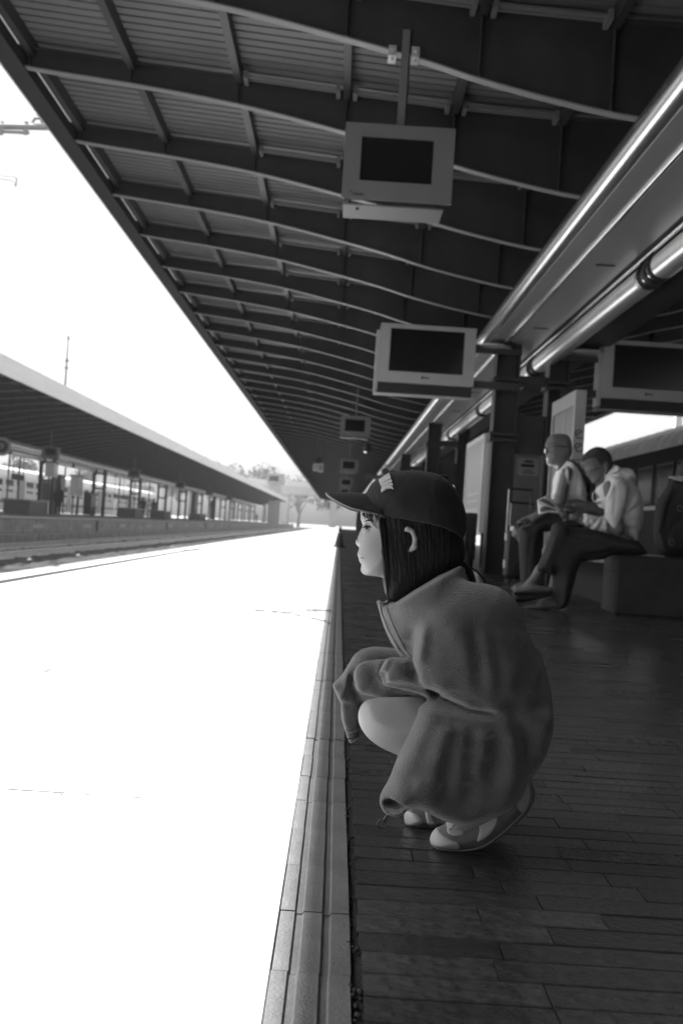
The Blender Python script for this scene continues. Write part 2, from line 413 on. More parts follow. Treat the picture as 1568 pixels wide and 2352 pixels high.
for a, b in ((2,3),(3,4),(4,5)):
    mb = MB(); xa, xb = PURL[a]+.06, PURL[b]-.06; za, zb = topz(xa)-.02, topz(xb)-.02
    for k, (dy, h) in enumerate(((-.19, .0), (-.10, .015))):
        mb.add([(xa,dy,za-.05+h),(xa,dy+.03,za-.05+h),(xa,dy+.03,za-.03+h),(xa,dy,za-.03+h),(xb,dy,zb-.05+h),(xb,dy+.03,zb-.05+h),(xb,dy+.03,zb-.03+h),(xb,dy,zb-.03+h)],
           [(0,1,5,4),(1,2,6,5),(2,3,7,6),(3,0,4,7),(0,3,2,1),(4,5,6,7)])
    mb.box(xa+.0, xa+.04, -.21, -.04, za-.075, za+.0); mb.box(xb-.04, xb, -.21, -.04, zb-.075, zb)
    traym[a] = mb.mesh('cable_tray', mat('tray_metal', .20, .4, metal=.3))
BEAM_Z = 3.50
def canopy(label):
    c = empty('platform_canopy', (0, RY0, 0), label, 'canopy')
    for k in range(NB+1):
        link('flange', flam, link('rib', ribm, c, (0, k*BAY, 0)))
        if k < NB: link('roof_sheet', deckm, c, (0, k*BAY, 0))
    for x in PURL: link('purlin', purlm, c, (x, 0, topz(x)-.0))
    link('fascia', fasl, c); link('fascia', fasr, c); link('gutter', gutl, c); link('gutter', gutr, c)
    for k in range(NB):
        if 18 <= k < 40:
            for a in traym: link('cable_tray', traym[a], c, (0, k*BAY, 0))
    return c
can = canopy('long dark steel canopy with corrugated sheets over our platform')
# ------------------------------------------------------------------ service duct under the canopy
def arc(cx, cz, r, a0, a1, n): return [(cx+r*math.cos(math.radians(a0+(a1-a0)*i/n)), cz+r*math.sin(math.radians(a0+(a1-a0)*i/n))) for i in range(n+1)]
Z0 = BEAM_Z
rollp = arc(2.035, Z0+.085, .095, 100, 290, 16)
roll = MB().extrude([(2.02,Z0+.19)]+rollp+[(2.08,Z0+.03),(2.05,Z0+.19)], 'y', 0, LEN).mesh('edge_roll', mat('rolled_edge_metal', .95, .29, metal=1., var=.04), auto=40)
roll2 = MB().extrude(arc(2.315, Z0-.002, .030, 175, 365, 10), 'y', 0, LEN).mesh('trim_strip', m_chrome, auto=40)
pan1 = MB().box(2.075, 2.29, 0, 1.665, Z0, Z0+.012, .003).mesh('soffit_panel', m_soffit)
pan2 = MB().box(2.345, 2.82, 0, 1.665, Z0-.004, Z0+.010, .003).mesh('soffit_panel', m_soffit)
pan3 = MB().box(3.16, 3.83, 0, 3.33, Z0, Z0+.012, .003).mesh('soffit_panel', m_paint)
slot = MB().box(-.10, .10, -.018, .018, -.010, 0).mesh('vent_slot', m_black)
pipe = MB().tube([(2.895, 0, Z0-.01), (2.895, LEN, Z0-.01)], .024, 10).mesh('pipe', m_chrome, auto=60)
backm = MB().box(2.06, 3.84, 0, LEN, Z0+.02, Z0+.33).mesh('duct_body', m_dark)
def duct(label):
    d = empty('service_duct', (0, RY0, 0), label, 'duct')
    link('duct_body', backm, d); link('edge_roll', roll, d); link('trim_strip', roll2, d); link('pipe', pipe, d)
    n = int(LEN/1.67)
    for k in range(n):
        link('soffit_panel', pan1, d, (0, k*1.67, 0)); p = link('soffit_panel', pan2, d, (0, k*1.67, 0))
        if k % 2 == 0: link('vent_slot', slot, p, (2.60, .62, Z0-.004))
        if k % 2 == 0: link('soffit_panel', pan3, d, (0, k*1.67, 0))
    return d
duc = duct('metal clad service duct with bright rounded edge above our platform')
# tube luminaires hung along the duct
TZ = 3.37; TX = 3.03
def luminaire():
    t = empty('tube_lamp', (TX, 0, TZ))
    a = MB().tube([(0, .22, 0), (0, 5.72, 0)], .135, 28).build('tube', m_tube, t, auto=50)
    for s, y0, y1 in ((0, .02, .22), (1, 5.72, 5.92)):
        mb = MB()
        ys = [y0, y0+.02, y0+.06, y1-.06, y1-.02, y1]
        mb.tube([(0, y, 0) for y in ys], [.118,.118,.118,.118,.118,.118], 24)
        c = mb.build('collar', m_chrome, t, auto=40)
        MB().tube([(0, y0+.085, 0), (0, y0+.115, 0)], .142, 24).build('clamp_ring', m_black, c)
    mb = MB()
    for k in range(24):
        a_ = 2*math.pi*k/24; mb.tube([(.122*math.cos(a_), -.10, .122*math.sin(a_)), (.122*math.cos(a_), .0, .122*math.sin(a_))], .012, 5)
    mb.tube([(0, -.10, 0), (0, .02, 0)], .115, 24)
    mb.build('ribbed_joint', m_black, t)
    for y in (.1, 5.8): MB().box(-.02, .02, y-.015, y+.015, .12, Z0-TZ+.02).build('hanger', m_dark, t)
    MB().tube([(.155, .1, -.03), (.155, 5.9, -.03)], .010, 6).build('cable', m_chrome, t)
    return t
lum0 = luminaire(); LUMP = 6.05; LY0 = 10.0-3*LUMP
lums = []
for k in range(14):
    o = lum0 if k == 0 else copy_tree(lum0); o.location = (TX, LY0+.12+k*LUMP, TZ); lums.append(o)
    if k >= 2: tag(o, 'bright round tube lamp under the duct, %s in the row from the camera' % ORD[k-2], 'tube lamp', 'tube lamps hung along our duct')
    else: tag(o, ('tube lamp under the duct just behind the camera' if k == 0 else 'tube lamp under the duct overhead beside the camera'), 'tube lamp', 'tube lamps hung along our duct')

# ------------------------------------------------------------------ post frames
def post_frame(cols=((2.22, 2.58), (3.02, 3.34))):
    t = empty('post_frame', (0, 0, 0))
    def hcol(x0, x1):
        mb = MB(); d = .16
        mb.box(x0, x0+.022, -d, d, 0, 3.84); mb.box(x1-.022, x1, -d, d, 0, 3.84); mb.box(x0+.02, x1-.02, -.012, .012, 0, 3.84)
        mb.box(x0-.05, x1+.05, -d-.05, d+.05, -.01, .02)
        return mb
    for i, (x0, x1) in enumerate(cols):
        c = hcol(x0, x1).build('column', m_paint, t)
        for z in (2.02, 2.85):
            mb = MB(); mb.box(x0-.04, x1+.04, -.19, -.165, z, z+.05); mb.box(x0-.04, x1+.04, -.19, -.165, z+.09, z+.14)
            mb.box(x0-.04, x0-.015, -.19, .19, z, z+.14)
            mb.build('clamp', m_paint, c)
    MB().box(cols[0][1]+.005, cols[1][0]-.005, -.06, .06, 2.9, 3.05).build('crosspiece', m_paint, t)
    MB().box(cols[0][1]+.005, cols[1][0]-.005, -.06, .06, 1.86, 2.45 if cols[0][0] < 2.25 else 2.0).build('crosspiece', m_paint, t)
    return t
pf0 = post_frame(); PP = 11.6; PYS = [15.2+PP*k for k in range(-1, 11)]
for k, y in enumerate(PYS):
    o = pf0 if k == 0 else copy_tree(pf0); o.location = (0, y, 0)
    lab = ('steel post pair beside the camera under the duct' if k == 0 else 'near steel post pair behind the suitcase with a bright left edge' if k == 1 else
      'steel post pair, %s one beyond the suitcase' % ORD[k-2])
    tag(o, lab, 'post', 'steel post pairs along our platform')
# ring signs / round lamps between post and duct
mb = MB().tube([(0,0,0),(0,0,.05),(0,0,.07)], [.02,.30,.31], 28)
disc = mb.mesh('saucer', m_housing2, auto=40)
for x, lab in ((2.12, 'shallow round lamp dish left of the near post'), (3.55, 'shallow round lamp dish right of the near post')):
    o = link('lamp_dish', disc, None, (x, 15.0, 3.36)); tag(o, lab, 'lamp', 'round lamp dishes at the near post')

# ------------------------------------------------------------------ screens
def small_screen():
    t = empty('display_screen', (0, 0, 0))
    W, Hh, D = .83, .575, .30
    mb = MB(); sw, sh = .545, .335; cx, cz = -.015, .02
    x0, x1, z0, z1 = -W/2, W/2, -Hh/2, Hh/2; a0, a1, b0, b1 = cx-sw/2, cx+sw/2, cz-sh/2, cz+sh/2
    for yy in (0,):
        mb.box(x0, a0, 0, .03, z0, z1); mb.box(a1, x1, 0, .03, z0, z1); mb.box(a0, a1, 0, .03, b1, z1); mb.box(a0, a1, 0, .03, z0, b0)
    mb.build('bezel', m_housing, t)
    MB().box(a0, a1, .014, .02, b0, b1).build('screen', m_screen, t)
    MB().extrude([(.03, -.28), (.05, -.285), (.30, -.17), (.30, .27), (.03, .27)], 'x', -W/2+.02, W/2-.02).build('cabinet', m_housing, t)
    mb = MB(); mb.box(-W/2+.015, W/2-.055, .03, .36, -.330, -.318)
    mb.box(-W/2+.015, -W/2+.027, .03, .36, -.318, -.22)
    mb.build('tray', m_housing, t)
    MB().box(-.35, -.335, .0-.002, .01, -.243, -.236).build('sensor', m_black, t)
    MB().tube([(-.29, .1, -.332), (-.29, .1, -.345)], .012, 10).build('knob', m_black, t)
    p = MB().box(-.028, .028, .06, .116, Hh/2-.01, 1.05).build('pole', m_housing, t)
    MB().tube([(.034, .09, 1.0), (.036, .09, .6), (.034, .10, .36), (.08, .14, .28)], .006, 6).build('cable', m_black, t)
    MB().box(-.33, -.25, -.0015, .004, -.262, -.250).build('label', m_dark, t)
    return t
ss0 = small_screen(); SY = [7.58, 27.62, 45.82, 64.02, 82.2, 100.4]
for k, y in enumerate(SY):
    o = ss0 if k == 0 else copy_tree(ss0); o.location = (.27, y-.09, 3.36)
    tag(o, 'grey hanging screen on a pole, ' + ['nearest and largest, top middle', 'second along the row, above the girl', 'third along the row, smaller', 'fourth along the row, tiny', 'fifth along the row, behind the cap', 'sixth along the row, behind the cap'][k], 'screen', 'small hanging screens of our platform')
    ch = [c for c in o.children if c.name.startswith('pole')][0]
# clamps of the nearest pole on the rib flange
for dx in (-.10, .075):
    mb = MB().box(-.03, .03, -.075, -.072+.0, -.035, .04); mb.box(-.03, .03, -.08, .06, -.04, -.03); mb.tube([(-.0, -.082, .01), (0, -.095, .01)], .016, 8); mb.tube([(0, -.03, -.04), (0, -.03, -.06)], .012, 8)
    o = mb.build('beam_clamp', mat('zinc', .65, .3, metal=.6), ss0, (dx, .09, .86))
def wide_screen(flip):
    t = empty('display_board', (0, 0, 0)); W, Hh, D = 1.42, .87, .30
    x0, x1, z0, z1 = -W/2, W/2, -Hh/2, Hh/2; a0, a1, b0, b1 = -.56, .54, -.27, .37
    mb = MB(); mb.box(x0, a0, 0, .03, z0, z1); mb.box(a1, x1, 0, .03, z0, z1); mb.box(a0, a1, 0, .03, b1, z1); mb.box(a0, a1, 0, .03, z0, b0)
    mb.build('bezel', m_housing2, t)
    MB().box(a0, a1, .012, .02, b0, b1).build('screen', m_screen, t)
    MB().box(x0+.0, x1-.03, .032, D, z0, z1-.02).build('cabinet', m_housing2, t)
    MB().box(x0-.055, x0-.004, .04, D, z0-.12, z1-.10).build('side_panel', m_housing2, t)
    MB().box(x0-.0, x1-.02, .05, D, z0-.155, z0-.004).build('lower_box', m_black, t)
    MB().box(x0-.055, x1-.02, .045, D, z0-.17, z0-.158).build('base_rail', m_housing2, t)
    mb = MB(); mb.tube([(-.05,-.003,-.345),(-.05,.0,-.345)], .022, 12); mb.box(-.025, .05, -.003, 0, -.355, -.335)
    mb.build('maker_mark', m_dark, t)
    xa, xb = (W/2-.03, 1.42) if not flip else (-1.30, -W/2+.03)
    MB().box(xa, xb, .10, .16, .10, .18).build('arm', m_paint, t); MB().box(xa, xb, .10, .16, -.43, -.32).build('arm', m_paint, t)
    return t
p = at(981, 815, 14.75)
w1 = wide_screen(False); w1.location = p
tag(w1, 'wide pale framed display board left of the near post', 'display board', 'wide display boards at the near post')
w2 = wide_screen(True); w2.location = at(1494, 853, 14.75)
tag(w2, 'dark wide display board at the right edge above the seated men', 'display board', 'wide display boards at the near post')

# ------------------------------------------------------------------ other things on our platform
# hanging platform number sign
t = empty('platform_sign', at(731, 1070, 46.5), 'small hanging double sign with pale number plates under a dark box', 'sign')
MB().box(-.12, .12, -.05, .05, .12, .40).build('sign_box', m_black, t)
MB().box(-.25, -.03, -.03, .03, -.26, .10, .01).build('number_plate', m_housing2, t); MB().box(.0, .24, -.05, .01, -.30, .12, .01).build('number_plate', m_housing2, t)
for x in (-.22, .2): MB().box(x-.015, x+.015, -.015, .015, .1, 1.45).build('hanger', m_dark, t)
def text(s, size, loc, parent, m, rot=(math.pi/2, 0, 0), name='lettering'):
    c = bpy.data.curves.new(name, 'FONT'); c.body = s; c.size = size; c.extrude = .004; c.align_x = 'CENTER'; c.align_y = 'CENTER'; c.resolution_u = 3
    o = bpy.data.objects.new(name, c); COL.objects.link(o)
    dg = bpy.context.evaluated_depsgraph_get(); me = bpy.data.meshes.new_from_object(o.evaluated_get(dg)); bpy.data.objects.remove(o)
    me.materials.clear(); me.materials.append(m)
    q = link(name, me, parent, loc); q.rotation_euler = rot; return q
text('1', .3, (-.14, -.034, -.08), t, m_black); text('8', .34, (.12, -.055, -.09), t, m_black)
# hanging spot lamp
t = empty('hanging_lamp', at(844, 1030, 33), 'small dark hanging lamp with a bright lower rim', 'lamp')
MB().tube([(0,0,.2),(0,0,.05),(0,0,-.12)], [.05,.13,.15], 16).build('lamp_body', m_dark, t, auto=40); MB().tube([(0,0,-.122),(0,0,-.15)], [.13,.08], 16).build('lens', m_chrome, t)
MB().box(-.01, .01, -.01, .01, .2, .95).build('stem', m_dark, t)
# ring sign under the duct, with a letter
t = empty('ring_sign', at(885, 1083, 46), 'round sign with a pale ring under the end of the duct', 'sign')
b = bmesh.new(); bmesh.ops.create_circle(b, segments=32, radius=.19); b.free()
mb = MB(); n = 32
for i in range(n):
    a = 2*math.pi*i/n; c_, s_ = math.cos(a), math.sin(a)
    mb.v += [(.2*c_,-.03,.2*s_),(.14*c_,-.03,.14*s_),(.14*c_,.03,.14*s_),(.2*c_,.03,.2*s_)]
for i in range(n):
    j = (i+1) % n
    for k in range(4): mb.f.append((4*i+k, 4*i+(k+1) % 4, 4*j+(k+1) % 4, 4*j+k))
mb.build('ring', m_housing2, t); MB().tube([(0,.0,0),(0,.02,0)], .145, 28).build('disc', m_black, t)
text('A', .2, (0, -.006, 0), t, m_housing2)
MB().box(-.03, .03, -.02, .02, .2, .5).build('hanger', m_dark, t)
# small plate further down
t = empty('direction_sign', at(862, 1096, 52), 'faint flat direction sign hanging beyond the screens', 'sign')
MB().box(-.55, .55, -.04, .04, -.12, .12).build('sign_box', mat('sign_grey', .12, .5), t); MB().box(-.02, .02, -.02, .02, .12, 1.3).build('hanger', m_dark, t)
# traffic cone on the shadow line
t = empty('traffic_cone', (.03, 27.3, 0), 'dark traffic cone standing on the shadow line far down the platform', 'traffic cone')
MB().box(-.21, .19, -.2, .2, 0, .035, .01).build('base', m_black, t)
MB().tube([(0,0,.03),(0,0,.56)], [.135, .03], 16).build('cone', mat('cone_plastic', .04, .5), t, auto=50); MB().tube([(0,0,.28),(0,0,.42)], [.0845,.058], 16, False).build('band', m_housing2, t, auto=50)
# second folded thing beside the cone: a narrow bollard
# lit poster board along the platform (the pale glass one behind the girl's cap)
def poster_board(name, x, y0, y1, z0, z1, th, label, cat):
    t = empty(name, (x, (y0+y1)/2, 0), label, cat); L = (y1-y0)/2
    fr = MB(); fr.box(0, th, -L, L, z1-.09, z1); fr.box(0, th, -L, L, z0, z0+.09); fr.box(0, th, -L, -L+.09, z0+.09, z1-.09); fr.box(0, th, L-.09, L, z0+.09, z1-.09)
    fr.build('frame', m_white, t)
    MB().box(.02, th-.02, -L+.09, L-.09, z0+.09, z1-.09).build('panel', mat('poster_grey', .42, .3, var=.05), t)
    for yy in (-L+.12, L-.12): MB().box(th/2-.03, th/2+.03, yy-.03, yy+.03, 0, z0).build('leg', m_paint, t)
    return t
pb = poster_board('poster_board', 2.50, 17.9, 20.4, .62, 2.42, .18, 'tall pale glazed poster board behind the girl and left of the near post', 'poster board')
mp = mat('poster_pale', .62, .35)
for z, h in ((1.33,.05),(1.20,.04),(.98,.10)): MB().box(.012, .018, -.85, .75, z, z+h).build('poster_band', mp, pb)
MB().box(.010, .018, -1.13, -.98, 1.85, 2.26).build('poster_patch', m_white, pb)
# framed poster case above the bearded man, with a scribble on its edge
p0, p1 = at(1260, 930, 13.2), at(1311, 905, 11.9)
t = empty('poster_case', (2.72, 12.55, 0), 'white framed poster case with a scribbled edge behind the bearded man', 'poster case')
x_ = 0; L = .66; th = .13
fr = MB(); fr.box(0, th, -L, L, 2.22, 2.40); fr.box(0, th, -L, L, .35, .5); fr.box(0, th, -L, -L+.09, .5, 2.22); fr.box(0, th, L-.06, L, .5, 2.22); fr.build('frame', mat('case_paint', .36, .5), t)
MB().box(.025, th-.02, -L+.09, L-.06, .5, 2.22).build('panel', mat('case_panel', .2, .35), t); MB().box(.018, .028, -.05, .0, .5, 2.22).build('mullion', mat('case_paint', .5), t)
for yy in (-L+.1, L-.1): MB().box(.03, .09, yy-.03, yy+.03, 0, .35).build('leg', m_paint, t)
mb = MB()
def squig(pts, r): mb.tube([(a, -L-.003, c) for a, c in pts], r, 6)
def S_(x, z, s): return [(x+s*a, z+s*b_) for a, b_ in ((.0,.0),(.02,.06),(.06,.07),(.1,.05),(.06,.02),(.02,.0),(.03,-.04),(.07,-.05),(.12,-.03))]
squig(S_(.015, 1.86, .85), .007); squig(S_(.02, 1.70, .85), .007); squig([(.03,1.55),(.08,1.57),(.1,1.52),(.06,1.49)], .006)
mb.build('scribble', m_black, t)
# electric cabinet between the legs of the next post pair, with a notice
t = empty('metal_cabinet', (2.66, 15.9, 0), 'grey metal cabinet with a paper notice between the near posts', 'cabinet')
MB().box(.0, .76, 0, .35, .08, 1.98, .01).build('body', mat('cabinet_paint', .24, .45, var=.06), t)
MB().box(.02, .64, -.014, 0, .15, 1.93, .004).build('door', mat('cabinet_paint', .24), t)
MB().box(.58, .60, -.03, -.012, .85, 1.15).build('handle', m_black, t)
nt_ = MB().box(.12, .45, -.019, -.014, 1.58, 1.86).build('notice', mat('notice_paper', .42, .5), t)
for z, x0, x1, h in ((1.79,.22,.36,.035),(1.715,.17,.38,.05),(1.655,.22,.35,.018),(1.62,.2,.39,.015)): MB().box(x0, x1, -.0212, -.0195, z, z+h).build('text_line', m_dark, nt_)
MB().box(-.02, .78, .02, .33, 0, .08).build('plinth', m_dark, t)
MB().box(-.06, -.0, .05, .3, .0, 2.0).build('side_post', m_paint, t)
# litter bin beyond the post
t = empty('litter_bin', at(1098, 1240, 15.0), 'slim dark litter bin beside the near post', 'litter bin'); t.location.z = 0
t.location = (2.08, 15.9, 0)
mb = MB().box(-.1, .1, -.1, .1, .18, .93, .02); mb.build('bin_body', m_black, t); MB().box(-.03, .03, -.03, .03, 0, .18).build('leg', m_dark, t); MB().box(-.105, .105, -.105, .105, .86, .88).build('rim', m_dark, t)
# suitcase and a second bag
def suitcase(name, loc, label, w_, h_, d_, hh, rz=0):
    t = empty(name, loc, label, 'suitcase'); t.rotation_euler.z = rz
    mb = MB()
    n = 20; v = []
    prof = [(w_/2*a, h_/2*b_) for a, b_ in [(max(-1, min(1, 1.12*math.copysign(abs(math.cos(q))**.35, math.cos(q)))), math.copysign(abs(math.sin(q))**.35, math.sin(q))) for q in [2*math.pi*i/28 for i in range(28)]]]
    for yy, s in ((-d_/2, .88), (-d_/2+.02, .97), (-d_/2+.05, 1), (d_/2-.05, 1), (d_/2-.02, .97), (d_/2, .88)):
        v.append([(x*s, yy, .07+h_/2+z*s) for x, z in prof])
    k = len(prof); vv = [q for r__ in v for q in r__]
    f = [(i*k+j, i*k+(j+1) % k, (i+1)*k+(j+1) % k, (i+1)*k+j) for i in range(5) for j in range(k)]+[tuple(range(k))[::-1], tuple(range(5*k, 6*k))]
    MB().add(vv, f).build('shell', mat('case_fabric', .022, .6, var=.2), t, auto=50)
    MB().tube([(-w_/2+.04, d_/2+.005, .12), (-w_/2+.04, d_/2+.005, h_+.06)], .009, 8).build('spine', m_chrome, t)
    for x in (-w_/2+.02, w_/2-.06):
        MB().tube([(x, d_/2-.0, h_+.05), (x, d_/2-.0, hh)], .010, 10).build('handle_tube', m_rail if x < 0 else m_dark, t)
    MB().tube([(-w_/2+.0, d_/2, hh), (w_/2-.04, d_/2, hh)], .016, 10).build('grip', m_black, t)
    MB().tube([(-.06, 0, h_+.06), (-.05, 0, h_+.10), (.05, 0, h_+.10), (.06, 0, h_+.06)], .011, 8).build('top_handle', m_dark, t)
    for x in (-w_/2+.05, w_/2-.05):
        for yy in (-d_/2+.05, d_/2-.05): MB().tube([(x-.015, yy, .035), (x+.015, yy, .035)], .035, 14).build('wheel', m_black, t)
    for z in (.2, h_-.06): MB().box(-w_/2-.012, -w_/2+.0, -.05, .05, z, z+.1, .003).build('corner_guard', mat('guard_metal', .5, .35, metal=.5), t)
    return t
sc = suitcase('suitcase', (2.27, 12.45, 0), 'upright black suitcase with a long pulled out handle beside the bearded man', .36, .60, .26, 1.20)
sc2 = suitcase('suitcase', (2.62, 14.0, 0), 'black suitcase half hidden behind the long handled one', .42, .70, .26, 1.08, .3)
# soft bag and folded pushchair left of the post, behind the girl's neck
t = empty('travel_bag', (1.93, 15.6, 0), 'low dark heap of bags just behind the girl\'s neck', 'bag')
mb = MB()
def blob(mb, c, r, n=10):
    b = bmesh.new(); bmesh.ops.create_icosphere(b, subdivisions=3, radius=1)
    for v in b.verts:
        q = v.co.copy(); s = 1+.07*math.sin(5*q.x+3*q.z)+.05*math.sin(7*q.y+2*q.x)
        v.co = Vector((c[0]+math.copysign(abs(q.x)**.7, q.x)*r[0]*s, c[1]+math.copysign(abs(q.y)**.7, q.y)*r[1]*s, max(0.0, c[2]+math.copysign(abs(q.z)**.75, q.z)*r[2]*s)))
    b.verts.index_update(); mb.add([v.co[:] for v in b.verts], [[v.index for v in f.verts] for f in b.faces]); b.free()
blob(mb, (0, 0, .2), (.2, .22, .2)); mb.build('bag_body', mat('bag_fabric', .03, .7, var=.3), t, smooth=True)
mb = MB(); blob(mb, (-.18, -.1, .42), (.14, .16, .14)); mb.build('bag_pouch', mat('bag_fabric2', .06, .7, var=.3), t, smooth=True)
MB().tube([(-.1,-.2,.3),(-.1,-.25,.5),(.1,-.25,.5),(.12,-.2,.3)], .015, 8).build('bag_handle', m_dark, t)
# concrete bench the men sit on
bx0, by0 = 2.34, 8.35
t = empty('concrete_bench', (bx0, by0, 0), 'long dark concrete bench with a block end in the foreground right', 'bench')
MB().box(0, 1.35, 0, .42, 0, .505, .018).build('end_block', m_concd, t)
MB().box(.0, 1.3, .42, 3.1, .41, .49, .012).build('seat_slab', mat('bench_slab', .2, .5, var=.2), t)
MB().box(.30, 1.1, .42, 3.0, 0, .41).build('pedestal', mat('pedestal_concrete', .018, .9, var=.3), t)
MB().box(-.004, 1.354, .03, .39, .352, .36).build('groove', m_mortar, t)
# backpack on the bench with a cap hooked on it
p = at(1545, 1200, 8.6)
t = empty('backpack', (2.98, 8.62, .505), 'large black backpack standing on the bench at the right edge', 'backpack')
def soft(name, c, r, m, parent): mb = MB(); blob(mb, c, r); return mb.build(name, m, parent, smooth=True)
mb = MB(); blob(mb, (0.02, 0, .33), (.25, .19, .36)); mb.build('pack_body', mat('pack_fabric', .018, .7, var=.3, bump=.4, bscale=40), t, smooth=True)
mb = MB(); blob(mb, (-.06, -.16, .2), (.13, .07, .15)); mb.build('front_pocket', mat('pack_fabric', .018), t, smooth=True)
for x, z in ((-.13,.42),(-.18,.13),(-.05,.10)): MB().tube([(x+.02*math.cos(a), -.235, z+.026*math.sin(a)) for a in [i*math.pi/5 for i in range(10)]], .004, 5).build('buckle', m_housing, t)
MB().tube([(-.17,-.15,.62),(-.24,-.17,.45),(-.26,-.14,.2)], .016, 6).build('strap', m_dark, t)
t = empty('cap', (2.955, 8.5, 1.19), 'dark cap with a pale rimmed peak resting on top of the backpack', 'cap')
mb = MB(); blob(mb, (.06, 0, .05), (.15, .12, .13)); mb.build('crown', mat('cap_dark', .03, .7), t, smooth=True)
mb = MB(); N_ = 10
for i in range(N_+1):
    a = -1+2*i/N_; mb.v += [(-.06-.0*abs(a), a*.105, .03-.02*a*a), (-.06-.115*math.sqrt(max(0, 1-a*a*.9)), a*.10, .005-.03*a*a), (-.06-.115*math.sqrt(max(0, 1-a*a*.9)), a*.10, -.008-.03*a*a), (-.06, a*.105, .015-.02*a*a)]
for i in range(N_):
    for k in range(4): mb.f.append((4*i+k, 4*i+(k+1) % 4, 4*i+4+(k+1) % 4, 4*i+4+k))
mb.build('peak', mat('cap_peak', .34, .45), t)

# ------------------------------------------------------------------ train on the right
t = empty('train', (7.8, 0, -.42), 'dark passenger train with a ribbed bright roof waiting at the right', 'train')
m_train = mat('train_paint', .022, .6, var=.15, scale=1, spec=.3); m_troof = mat('train_roof', .9, .4, metal=.1, var=.1)
side = [(0,.35),(0,2.6),(.04,3.1),(.10,3.42)]; roofp = [(.10,3.42),(.2,3.64),(.36,3.84),(.6,3.98),(1.0,4.08),(1.4,4.1),(1.8,4.08),(2.2,3.98),(2.44,3.84),(2.6,3.64),(2.7,3.42)]
full = side+roofp[1:]+[(2.67,3.45),(2.75,3.1),(2.8,2.6),(2.8,.35)]
for k, (a, b_) in enumerate(((-6, 19.6), (20.1, 45.7))):
    body = MB().extrude(side+[(2.7,3.42),(2.76,3.1),(2.8,2.6),(2.8,.35)], 'y', a, b_).build('car_body', m_train, t)
    rf = MB().extrude([(x, z+.012) for x, z in roofp], 'y', a+.05, b_-.05).build('roof', m_troof, body, auto=50)
    nrib = int((b_-a)/.8)
    for i in range(nrib):
        y = a+.4+i*.8
        mb = MB(); v = []
        rp = [(x, z+.012) for x, z in roofp]
        for yy, dz in ((y-.05, 0.), (y-.035, .085), (y+.035, .085), (y+.05, 0.)): v += [(x, yy, z+dz) for x, z in rp]
        nn = len(rp); f = [(r__*nn+j, r__*nn+j+1, (r__+1)*nn+j+1, (r__+1)*nn+j) for r__ in range(3) for j in range(nn-1)]
        mb.add(v, f); link('roof_rib', mb.mesh('roof_rib', m_troof), body)
    i = 0; y = a+1.9
    while y < b_-2.6:
        wn = MB().box(-.012, .02, y, y+1.15, 2.12, 2.98, .01).build('window', m_screen, body)
        fr = MB(); fr.box(-.02, .01, y-.05, y, 2.07, 3.03); fr.box(-.02, .01, y+1.15, y+1.2, 2.07, 3.03); fr.box(-.02, .01, y, y+1.15, 2.98, 3.03); fr.box(-.02, .01, y, y+1.15, 2.07, 2.12); fr.build('frame', mat('train_trim', .08, .4), wn)
        y += 1.55
    for y in (a+.5, b_-1.35):
        d_ = MB().box(-.02, .02, y, y+.85, .75, 2.95, .01).build('door', mat('train_door', .09, .35), body)
        MB().box(-.026, -.018, y+.2, y+.65, 1.95, 2.75).build('door_pane', m_screen, d_)
        MB().tube([(-.05, y-.08, 1.2), (-.05, y-.08, 2.2)], .018, 8).build('handrail', m_chrome, d_)
    MB().box(-.012, .01, a+1.5, b_-1.5, 1.90, 2.0).build('stripe', mat('stripe_pale', .62, .35), body)
    for y in (a+3, a+5.4, b_-5.4, b_-3):
        MB().tube([(.35, y, .46), (.5, y, .46)], .46, 24).build('wheel', m_dark, body)
# ------------------------------------------------------------------ opposite canopy and everything under it
MX, MZ = -14.15, -.10
def mirror(o, y=0, label=None, group=None):
    c = copy_tree(o); c.scale = (-1, 1, 1); c.location = (MX-o.location.x, o.location.y+y, o.location.z+MZ)
    if label: c['label'] = label
    if group: c['group'] = group
    return c
mirror(can, 21*BAY, 'canopy over the opposite platform with a pale deep fascia')
mirror(duc, 21*BAY, 'service duct under the opposite canopy with bright edge strips')
for k in range(9):
    mirror(lum0, 34+k*LUMP*1.0, 'slim bright tube lamp under the opposite duct, %s in its row' % ORD[k], 'tube lamps hung along the opposite duct').location.y = 33+k*LUMP
pf1 = post_frame(((2.34, 2.52), (3.10, 3.26)))
for k in range(13):
    o = mirror(pf1, 0, 'post pair under the opposite canopy, %s from the left edge' % ORD[k], 'post pairs of the opposite platform'); o.location.y = 45.0+12.4*k; o.location.z = OZ
for c in list(pf1.children):
    for g in list(c.children): bpy.data.objects.remove(g)
    bpy.data.objects.remove(c)
bpy.data.objects.remove(pf1)
pole = MB().tube([(0,0,0),(0,0,.3),(0,0,.31),(0,0,4.2)], [.09,.09,.055,.055], 10).mesh('downpipe', m_paint, auto=40)
for k in range(12):
    o = link('downpipe', pole, None, (-17.9 if k % 2 else -20.6, 49+k*6.3, OZ)); tag(o, 'thin upright pipe under the opposite canopy, %s from the left' % ORD[k], 'pipe', 'thin pipes of the opposite platform')
for k in range(5):
    o = mirror(ss0, 0, 'hanging screen under the opposite canopy, %s from the left' % ORD[k], 'hanging screens of the opposite platform'); o.location.y = 49.0+20*k
    for c in list(o.children):
        if c.name.startswith('beam_clamp'): bpy.data.objects.remove(c)
